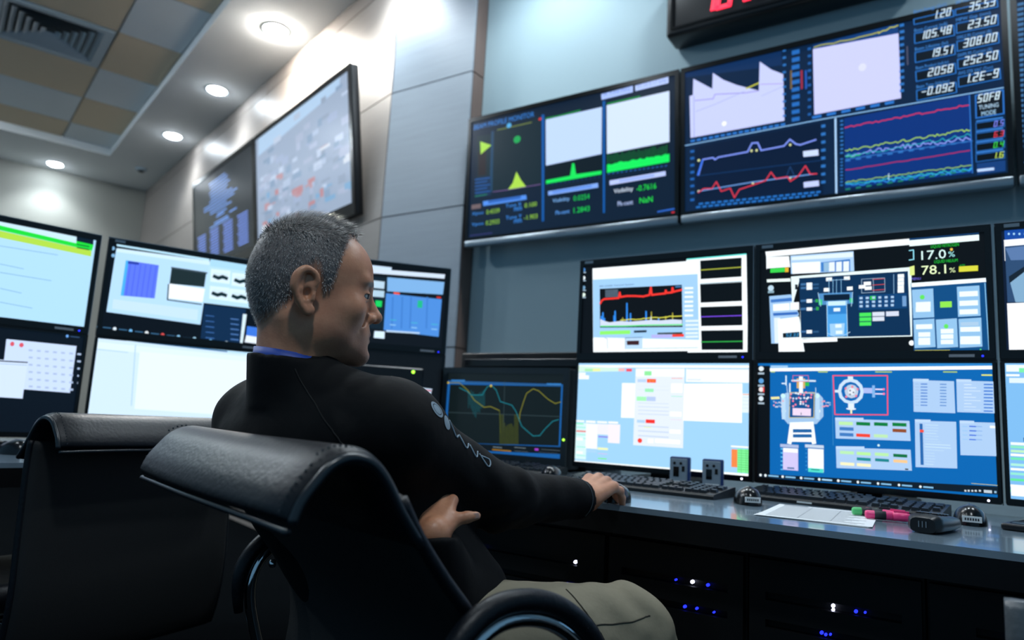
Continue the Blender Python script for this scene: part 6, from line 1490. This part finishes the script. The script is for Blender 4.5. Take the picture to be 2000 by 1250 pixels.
# the rest of the body, under the clothes
def bare(X, Y, Z):
    d = cone(X, Y, Z, LSH, RSH, 0.045, 0.045)
    for a, b, ra, rb in ((NECK, (-0.91, 0.80, 0.88), 0.05, 0.06), ((-0.91, 0.81, 0.86), PELV, 0.08, 0.09), (RSH, RELB, 0.035, 0.03), (RELB, RWR, 0.03, 0.02), (LSH, LELB, 0.035, 0.03),
                         (LELB, (-0.74, 0.93, 0.70), 0.03, 0.02), ((-0.74, 0.93, 0.70), LWR, 0.02, 0.02), (RHIP, RKNEE, 0.06, 0.045), (RKNEE, RANK, 0.045, 0.03), (LHIP, LKNEE, 0.06, 0.045), (LKNEE, LANK, 0.045, 0.03), (PELV, RHIP, 0.07, 0.06), (PELV, LHIP, 0.07, 0.06)):
        d = smin(d, cone(X, Y, Z, a, b, ra, rb), 0.02)
    return d
gp, gf = surf(bare, (-1.2, 0.6, 0.02), (-0.4, 1.42, 1.1), 0.014)
addp(gp, gf); cols.append(np.tile([0, 0, 0, 1.0], (len(gp), 1)))

# skin with stubble, brows, lips and scalp read from the mesh
def skin_mat():
    m = bpy.data.materials.new('skin')
    m.use_nodes = True
    nt = m.node_tree; p = nt.nodes['Principled BSDF']
    at = nt.nodes.new('ShaderNodeAttribute'); at.attribute_name = 'Zones'
    sp = nt.nodes.new('ShaderNodeSeparateColor'); nt.links.new(at.outputs['Color'], sp.inputs['Color'])
    tc = nt.nodes.new('ShaderNodeTexCoord')
    n1 = nt.nodes.new('ShaderNodeTexNoise'); n1.inputs['Scale'].default_value = 42; n1.inputs['Detail'].default_value = 6
    n2 = nt.nodes.new('ShaderNodeTexNoise'); n2.inputs['Scale'].default_value = 900; n2.inputs['Detail'].default_value = 2
    for n in (n1, n2): nt.links.new(tc.outputs['Object'], n.inputs['Vector'])
    def mix(a, b, fac):
        x = nt.nodes.new('ShaderNodeMix'); x.data_type = 'RGBA'
        for sock, val in (('A', a), ('B', b)):
            if isinstance(val, tuple): x.inputs[sock].default_value = (*val, 1)
            else: nt.links.new(val, x.inputs[sock])
        if isinstance(fac, float): x.inputs['Factor'].default_value = fac
        else: nt.links.new(fac, x.inputs['Factor'])
        return x.outputs['Result']
    def mul(a, b):
        x = nt.nodes.new('ShaderNodeMath'); x.operation = 'MULTIPLY'; x.use_clamp = True
        nt.links.new(a, x.inputs[0])
        if isinstance(b, float): x.inputs[1].default_value = b
        else: nt.links.new(b, x.inputs[1])
        return x.outputs[0]
    base = mix(lin('a8684c'), lin('d69c78'), n1.outputs['Fac'])
    base = mix(base, lin('8a4a44'), mul(sp.outputs['Green'], 0.8))
    base = mix(base, lin('5c5350'), mul(sp.outputs['Blue'], 0.35))
    hairc = mix(lin('444444'), lin('828180'), n2.outputs['Fac'])
    base = mix(base, hairc, mul(sp.outputs['Red'], 0.9))
    nt.links.new(base, p.inputs['Base Color'])
    p.inputs['Roughness'].default_value = 0.44
    p.inputs['Subsurface Weight'].default_value = 0.08
    p.inputs['Subsurface Radius'].default_value = (0.012, 0.004, 0.002)
    p.inputs['Subsurface Scale'].default_value = 0.4
    b = nt.nodes.new('ShaderNodeBump'); b.inputs['Strength'].default_value = 0.25; b.inputs['Distance'].default_value = 0.001
    n3 = nt.nodes.new('ShaderNodeTexNoise'); n3.inputs['Scale'].default_value = 260; n3.inputs['Detail'].default_value = 4
    nt.links.new(tc.outputs['Object'], n3.inputs['Vector']); nt.links.new(n3.outputs['Fac'], b.inputs['Height']); nt.links.new(b.outputs['Normal'], p.inputs['Normal'])
    return m
M_SKIN = skin_mat()
person = mesh_from(np.concatenate(body_pts), np.concatenate(body_faces), 'person', M_SKIN)
za = person.data.color_attributes.new('Zones', 'FLOAT_COLOR', 'POINT')
za.data.foreach_set('color', np.concatenate(cols).astype(np.float32).ravel())
tag(person, 'seated person in a black jacket and khaki trousers, hand resting on the desk', 'person')

# eyes
for s in (-1, 1):
    e = MB().lathe([(0.0126 * math.sin(a), 0.0126 * math.cos(a)) for a in [0.02 + i * (math.pi - 0.04) / 14 for i in range(15)]], 20)
    ob = e.build('eyeball', M_EYE, person, HMAT @ Matrix.Translation((0.031 * s, 0.0862, 0.020)) @ Matrix.Rotation(math.radians(-16), 4, 'Z'))
    MB().lathe([(0.0001, 0.0130), (0.0056, 0.0119), (0.0068, 0.0108)], 16).build('iris', M_IRIS, ob, Matrix.Rotation(-math.pi / 2, 4, 'X'))
# thumb nail
dT = np.array(PL[-1][1]) - np.array(PL[-1][0]); dT /= np.linalg.norm(dT)
un = uL / np.linalg.norm(uL)
cN = np.array(tipL) + un * 0.0050 - dT * 0.001
Mn = Matrix((( *dT, 0), ( *np.cross(un, dT), 0), (*un, 0), (0, 0, 0, 1))).transposed(); Mn.translation = Vector(cN)
MB().rbox(-0.0055, 0.0055, -0.0042, 0.0042, -0.001, 0.0012, 0.001, 2).build('thumb_nail', mat('nail', 'b08d80', 0.3), person, Mn)

# hair strands
rng = random.Random(3)
tri = hf_; cen = hp_[tri].mean(1)
va = hp_[tri[:, 1]] - hp_[tri[:, 0]]; vb = hp_[tri[:, 3]] - hp_[tri[:, 0]]
nrm = np.cross(va, vb); nl = np.linalg.norm(nrm, axis=1); nrm /= nl[:, None] + 1e-12
hm = hair_mask(cen[:, 0], cen[:, 1], cen[:, 2])
earish = (np.abs(cen[:, 0]) > 0.0785) & (cen[:, 2] < 0.047) & (np.abs(cen[:, 1]) < 0.035)
ok = np.argwhere((hm > 0.12) & ~earish & (cen[:, 1] < 0.10))[:, 0]
vs = []; fs = []; hc = []
for _ in range(17000):
    i = ok[rng.randrange(len(ok))]
    if rng.random() > hm[i]: continue
    p = hp_[tri[i]]; a, b = rng.random(), rng.random()
    q = p[0] * (1 - a) * (1 - b) + p[1] * a * (1 - b) + p[2] * a * b + p[3] * (1 - a) * b
    n = nrm[i]
    top = min(1, max(0, (q[2] - 0.085) / 0.045))
    L = 0.0045 + 0.016 * top * rng.uniform(0.6, 1.15) * min(1.0, hm[i] * 1.2)
    comb = np.array((rng.uniform(-.35, .35) + 0.5 * np.sign(q[0]) * (1 - top) * 0, 0.75 * top + 0.25, -0.9 * (1 - top) + 0.15 * top))
    d = n * (0.75 + 0.35 * top) + comb * 0.9 + np.array([rng.uniform(-.3, .3) for _ in range(3)])
    d /= np.linalg.norm(d)
    w = np.cross(d, n); w = w / (np.linalg.norm(w) + 1e-9) * rng.uniform(0.00022, 0.00042)
    d2 = d + comb * 0.5 - n * 0.25; d2 /= np.linalg.norm(d2)
    m = q + d * L * 0.55; e = m + d2 * L * 0.5
    o = len(vs)
    vs += [q - w - n * 0.001, q + w - n * 0.001, m + w * 0.8, m - w * 0.8, e]
    fs += [(o, o + 1, o + 2, o + 3), (o + 3, o + 2, o + 4)]
    g = rng.random()
    grey = 0.50 if g > 0.68 else (0.22 if g > 0.36 else 0.05)
    hc += [(grey * 1.05, grey, grey * 0.95, 1)] * 5
hm_ = bpy.data.materials.new('hair_grey'); hm_.use_nodes = True
pp = hm_.node_tree.nodes['Principled BSDF']; at = hm_.node_tree.nodes.new('ShaderNodeAttribute'); at.attribute_name = 'Tone'
hm_.node_tree.links.new(at.outputs['Color'], pp.inputs['Base Color']); pp.inputs['Roughness'].default_value = 0.38
hs = np.array(vs) @ HN[:3, :3].T + HN[:3, 3]
me = bpy.data.meshes.new('hair'); me.from_pydata(hs.tolist(), [], fs); me.materials.append(hm_)
ca = me.color_attributes.new('Tone', 'FLOAT_COLOR', 'POINT'); ca.data.foreach_set('color', np.array(hc, np.float32).ravel())
hair = put('hair', me, person); hair['kind'] = 'stuff'; hair['label'] = 'short grey hair, longer on top'

# ---- jacket
def jacket_sdf(X, Y, Z):
    d = cone(X, Y, Z, LSH, RSH, 0.068, 0.070)
    d = smin(d, cone(X, Y, Z, (-0.985, 0.805, 0.85), (-0.86, 0.96, 0.60), 0.105, 0.120), 0.06)
    d = smin(d, cone(X, Y, Z, (-0.83, 0.800, 0.85), (-0.735, 0.935, 0.62), 0.100, 0.110), 0.06)
    d = smin(d, cone(X, Y, Z, (-0.924, 0.760, 0.965), (-0.915, 0.792, 0.88), 0.070, 0.112), 0.035)
    d = smin(d, cone(X, Y, Z, (-0.95, 0.785, 0.945), LSH, 0.045, 0.055), 0.04)
    d = smin(d, cone(X, Y, Z, (-0.89, 0.775, 0.945), RSH, 0.045, 0.060), 0.04)
    d = smin(d, ell(X, Y, Z, (-0.73, 0.93, 0.60), (0.085, 0.11, 0.11)), 0.04)
    # arms
    ar = smin(cone(X, Y, Z, RSH, RELB, 0.066, 0.052), cone(X, Y, Z, RELB, RWR, 0.052, 0.039), 0.03)
    e = np.array(RWR) - np.array(RELB); L = np.linalg.norm(e); e /= L
    u = (X - RELB[0]) * e[0] + (Y - RELB[1]) * e[1] + (Z - RELB[2]) * e[2]
    fold = np.sin(u * 70 + 3.5 * np.sin(Z * 38 + X * 20) + X * 60) * np.exp(-((u - 0.0) / 0.10) ** 2) * 0.0028
    ar = ar + fold
    ar = smax(ar, plane(X, Y, Z, np.array(RWR) - e * 0.012, e), 0.006)
    d = smin(d, ar, 0.035)
    la = smin(cone(X, Y, Z, LSH, LELB, 0.066, 0.055), cone(X, Y, Z, LELB, (-0.76, 0.94, 0.67), 0.055, 0.045), 0.03)
    sl = smax(cone(X, Y, Z, (-0.680, 0.88, 0.640), LWR, 0.058, 0.032), plane(X, Y, Z, np.array(LWR) - np.array((0, 0, 0.008)), (-0.2, 0.1, 0.97)), 0.006)
    d = smin(smin(d, la, 0.03), sl, 0.02)
    d = d + 0.0035 * wob(X, Y, Z, 26.0, 1.3) + 0.0022 * wob(X, Y, Z, 58.0, 4.1)
    # stand collar round the neck
    a = np.array((-0.923, 0.760, 0.948)); b = np.array((-0.927, 0.756, 1.012))
    ax = (b - a) / np.linalg.norm(b - a)
    t = (X - a[0]) * ax[0] + (Y - a[1]) * ax[1] + (Z - a[2]) * ax[2]
    rx, ry, rz_ = X - a[0] - t * ax[0], Y - a[1] - t * ax[1], Z - a[2] - t * ax[2]
    rad = np.sqrt(rx ** 2 + ry ** 2 + rz_ ** 2)
    tilt = -(rx * 0.69 + ry * 0.72)         # higher at the nape than under the chin
    top = 0.046 + tilt * 0.20
    ring = np.maximum(np.abs(rad - 0.0665) - 0.0045, np.maximum(t - top, -t - 0.03))
    hole = np.maximum(rad - 0.062, -t + 0.012)
    d = smax(d, -hole, 0.004)
    d = smin(d, ring, 0.006)
    return d
jp, jf = surf(jacket_sdf, (-1.20, 0.60, 0.46), (-0.55, 1.36, 1.06), 0.0055)
jacket = mesh_from(jp, jf, 'jacket', M_JACKET, person); jacket['label'] = 'black zip jacket with raglan sleeves'
jb = BVHTree.FromPolygons([Vector(p) for p in jp.tolist()], jf.tolist())

def snap(bvh, path, lift=0.0):
    out = []
    for p in path:
        q, n, i, dist = bvh.find_nearest(Vector(p))
        out.append(q + n * lift)
    return out
def onjacket(pts, n=8, lift=0.0, bvh=None):
    return snap(bvh or jb, smooth_path(pts, n), lift)
CAMP = Vector((0, 0, 0.915))

# seams, prints and trims laid on the cloth
MB().tube(onjacket([(-0.902, 0.726, 1.000), (-0.833, 0.705, 0.945), (-0.767, 0.675, 0.895), (-0.728, 0.655, 0.846)], 10, 0.0004), 0.0012, 6).build('raglan_seam', M_SEAM, jacket)
def blob(name, c, ax, ay, ra, rb, mt, ring=None):
    """flat printed ellipse (or ring) laid on the sleeve"""
    c, nv, _, _ = jb.find_nearest(Vector(c))
    ax = Vector(ax); ax = (ax - nv * ax.dot(nv)).normalized(); ay = nv.cross(ax).normalized()
    n = 28; rows = []
    radii = [0.02, 0.35, 0.7, 1.0] if ring is None else [ring, (1 + ring) / 2, 1.0]
    for r in radii:
        rows.append([c + ax * (ra * r * math.cos(2 * math.pi * i / n)) + ay * (rb * r * math.sin(2 * math.pi * i / n)) for i in range(n)])
    rows = [snap(jb, row, 0.0009) for row in rows]
    MB().grid(rows, closed_u=True).build(name, mt, jacket)
arm = (Vector(RELB) - Vector(RSH)).normalized()
acr = Vector((0.55, -0.35, 0.75))
blob('sleeve_print', (-0.672, 0.812, 0.925), arm, acr, 0.015, 0.012, M_PRINT, 0.72)
blob('sleeve_print', (-0.672, 0.812, 0.925), arm, acr, 0.0095, 0.0075, M_PRINT)
blob('sleeve_print', (-0.664, 0.838, 0.910), arm, acr, 0.011, 0.011, M_PRINT)
for pts in ([(-0.674, 0.852, 0.913), (-0.672, 0.865, 0.888), (-0.668, 0.875, 0.893)], [(-0.672, 0.878, 0.893), (-0.664, 0.890, 0.873), (-0.664, 0.902, 0.883)],
            [(-0.666, 0.905, 0.880), (-0.660, 0.915, 0.860), (-0.660, 0.925, 0.872)], [(-0.660, 0.928, 0.868), (-0.652, 0.940, 0.846), (-0.656, 0.952, 0.860), (-0.660, 0.932, 0.864)]):
    MB().tube(onjacket(pts, 6, 0.0004), 0.0014, 6).build('sleeve_print', M_PRINT, jacket)
MB().tube(onjacket([(-0.681, 0.812, 0.755), (-0.671, 0.798, 0.730), (-0.649, 0.792, 0.713), (-0.637, 0.803, 0.697)], 8, 0.0004), 0.0011, 6).build('piping', M_PIPING, jacket)
MB().tube(onjacket([(-0.685, 1.262, 0.835), (-0.651, 1.258, 0.80), (-0.640, 1.258, 0.775), (-0.650, 1.258, 0.745)], 8, 0.0004), 0.0011, 6).build('piping', M_PIPING, jacket)

# blue lanyard lying round the neck inside the collar
a = Vector((-0.923, 0.760, 0.948)); b = Vector((-0.927, 0.756, 1.012)); axv = (b - a).normalized()
ux = Vector((0.69, 0.72, 0)); ux = (ux - axv * ux.dot(axv)).normalized(); uy = axv.cross(ux)
rows = [[], [], [], []]
for i in range(49):
    th = 2 * math.pi * i / 48
    dv = ux * math.cos(th) + uy * math.sin(th)
    top = 0.046 - math.cos(th) * 0.0665 * 0.20
    for j, (rr, dz) in enumerate(((0.0600, -0.004), (0.0590, 0.0095), (0.0608, 0.010), (0.0625, -0.004))):
        rows[j].append(a + axv * (top + dz) + dv * rr)
lan = MB().grid(rows).build('lanyard', M_LANYARD, person)
lan['label'] = 'blue lanyard strap round the neck'

# ---- trousers
def trouser_sdf(X, Y, Z):
    d = cone(X, Y, Z, (-0.765, 0.945, 0.57), (-0.765, 0.98, 0.55), 0.11, 0.105)
    r = smin(cone(X, Y, Z, RHIP, RKNEE, 0.096, 0.082), cone(X, Y, Z, RKNEE, RANK, 0.080, 0.062), 0.03)
    l = smin(cone(X, Y, Z, LHIP, LKNEE, 0.092, 0.078), cone(X, Y, Z, LKNEE, LANK, 0.078, 0.062), 0.03)
    k = np.array(RKNEE)
    dist = np.sqrt((X - k[0]) ** 2 + (Y - k[1]) ** 2 + (Z - k[2]) ** 2)
    r = r + 0.004 * np.sin((X + Y) * 70 + 3 * np.sin(Z * 40)) * np.exp(-(dist / 0.14) ** 2)
    d = smin(smin(d, r, 0.03), l, 0.03)
    d = d + 0.003 * wob(X, Y, Z, 32.0, 2.2) + 0.0018 * wob(X, Y, Z, 75.0, 0.6)
    return smax(d, -(Z - 0.11), 0.005)
tp, tf = surf(trouser_sdf, (-1.05, 0.72, 0.08), (-0.40, 1.42, 0.70), 0.0065)
trousers = mesh_from(tp, tf, 'trousers', M_TROUSER, person); trousers['label'] = 'khaki cotton trousers with stitched seams'
tb = BVHTree.FromPolygons([Vector(p) for p in tp.tolist()], tf.tolist())
for pts in ([(-0.572, 1.059, 0.662), (-0.538, 1.049, 0.638), (-0.506, 1.050, 0.617), (-0.497, 1.061, 0.590)], [(-0.533, 1.034, 0.603), (-0.512, 1.072, 0.609), (-0.488, 1.125, 0.606), (-0.495, 1.183, 0.596)],
            [(-0.605, 0.849, 0.694), (-0.588, 0.827, 0.677), (-0.578, 0.813, 0.659)], [(-0.573, 0.871, 0.690), (-0.577, 0.905, 0.689), (-0.576, 0.931, 0.682)]):
    MB().tube(onjacket(pts, 10, 0.0004, tb), 0.0013, 6).build('trouser_seam', M_TSEAM, trousers)
# shoes
for an, hd in ((RANK, 0.2), (LANK, 0.0)):
    rows = []
    for i in range(11):
        f = i / 10; y = -0.07 + 0.26 * f
        w = 0.034 + 0.012 * math.sin(f * math.pi) - (0.02 if i in (0, 10) else 0); hgt = 0.085 - 0.045 * f ** 0.8 - (0.02 if i in (0, 10) else 0)
        rows.append([(w * math.cos(2 * math.pi * j / 14), y, max(0.002, hgt / 2 + hgt / 2 * math.sin(2 * math.pi * j / 14))) for j in range(14)])
    mb = MB(); mb.grid(rows, closed_u=True); mb.add(rows[0], [list(range(14))]); mb.add(rows[-1], [list(range(14))[::-1]])
    mb.build('shoe', M_BLACK, person, Matrix.Translation((an[0], an[1], 0.0)) @ Matrix.Rotation(-hd, 4, 'Z'))
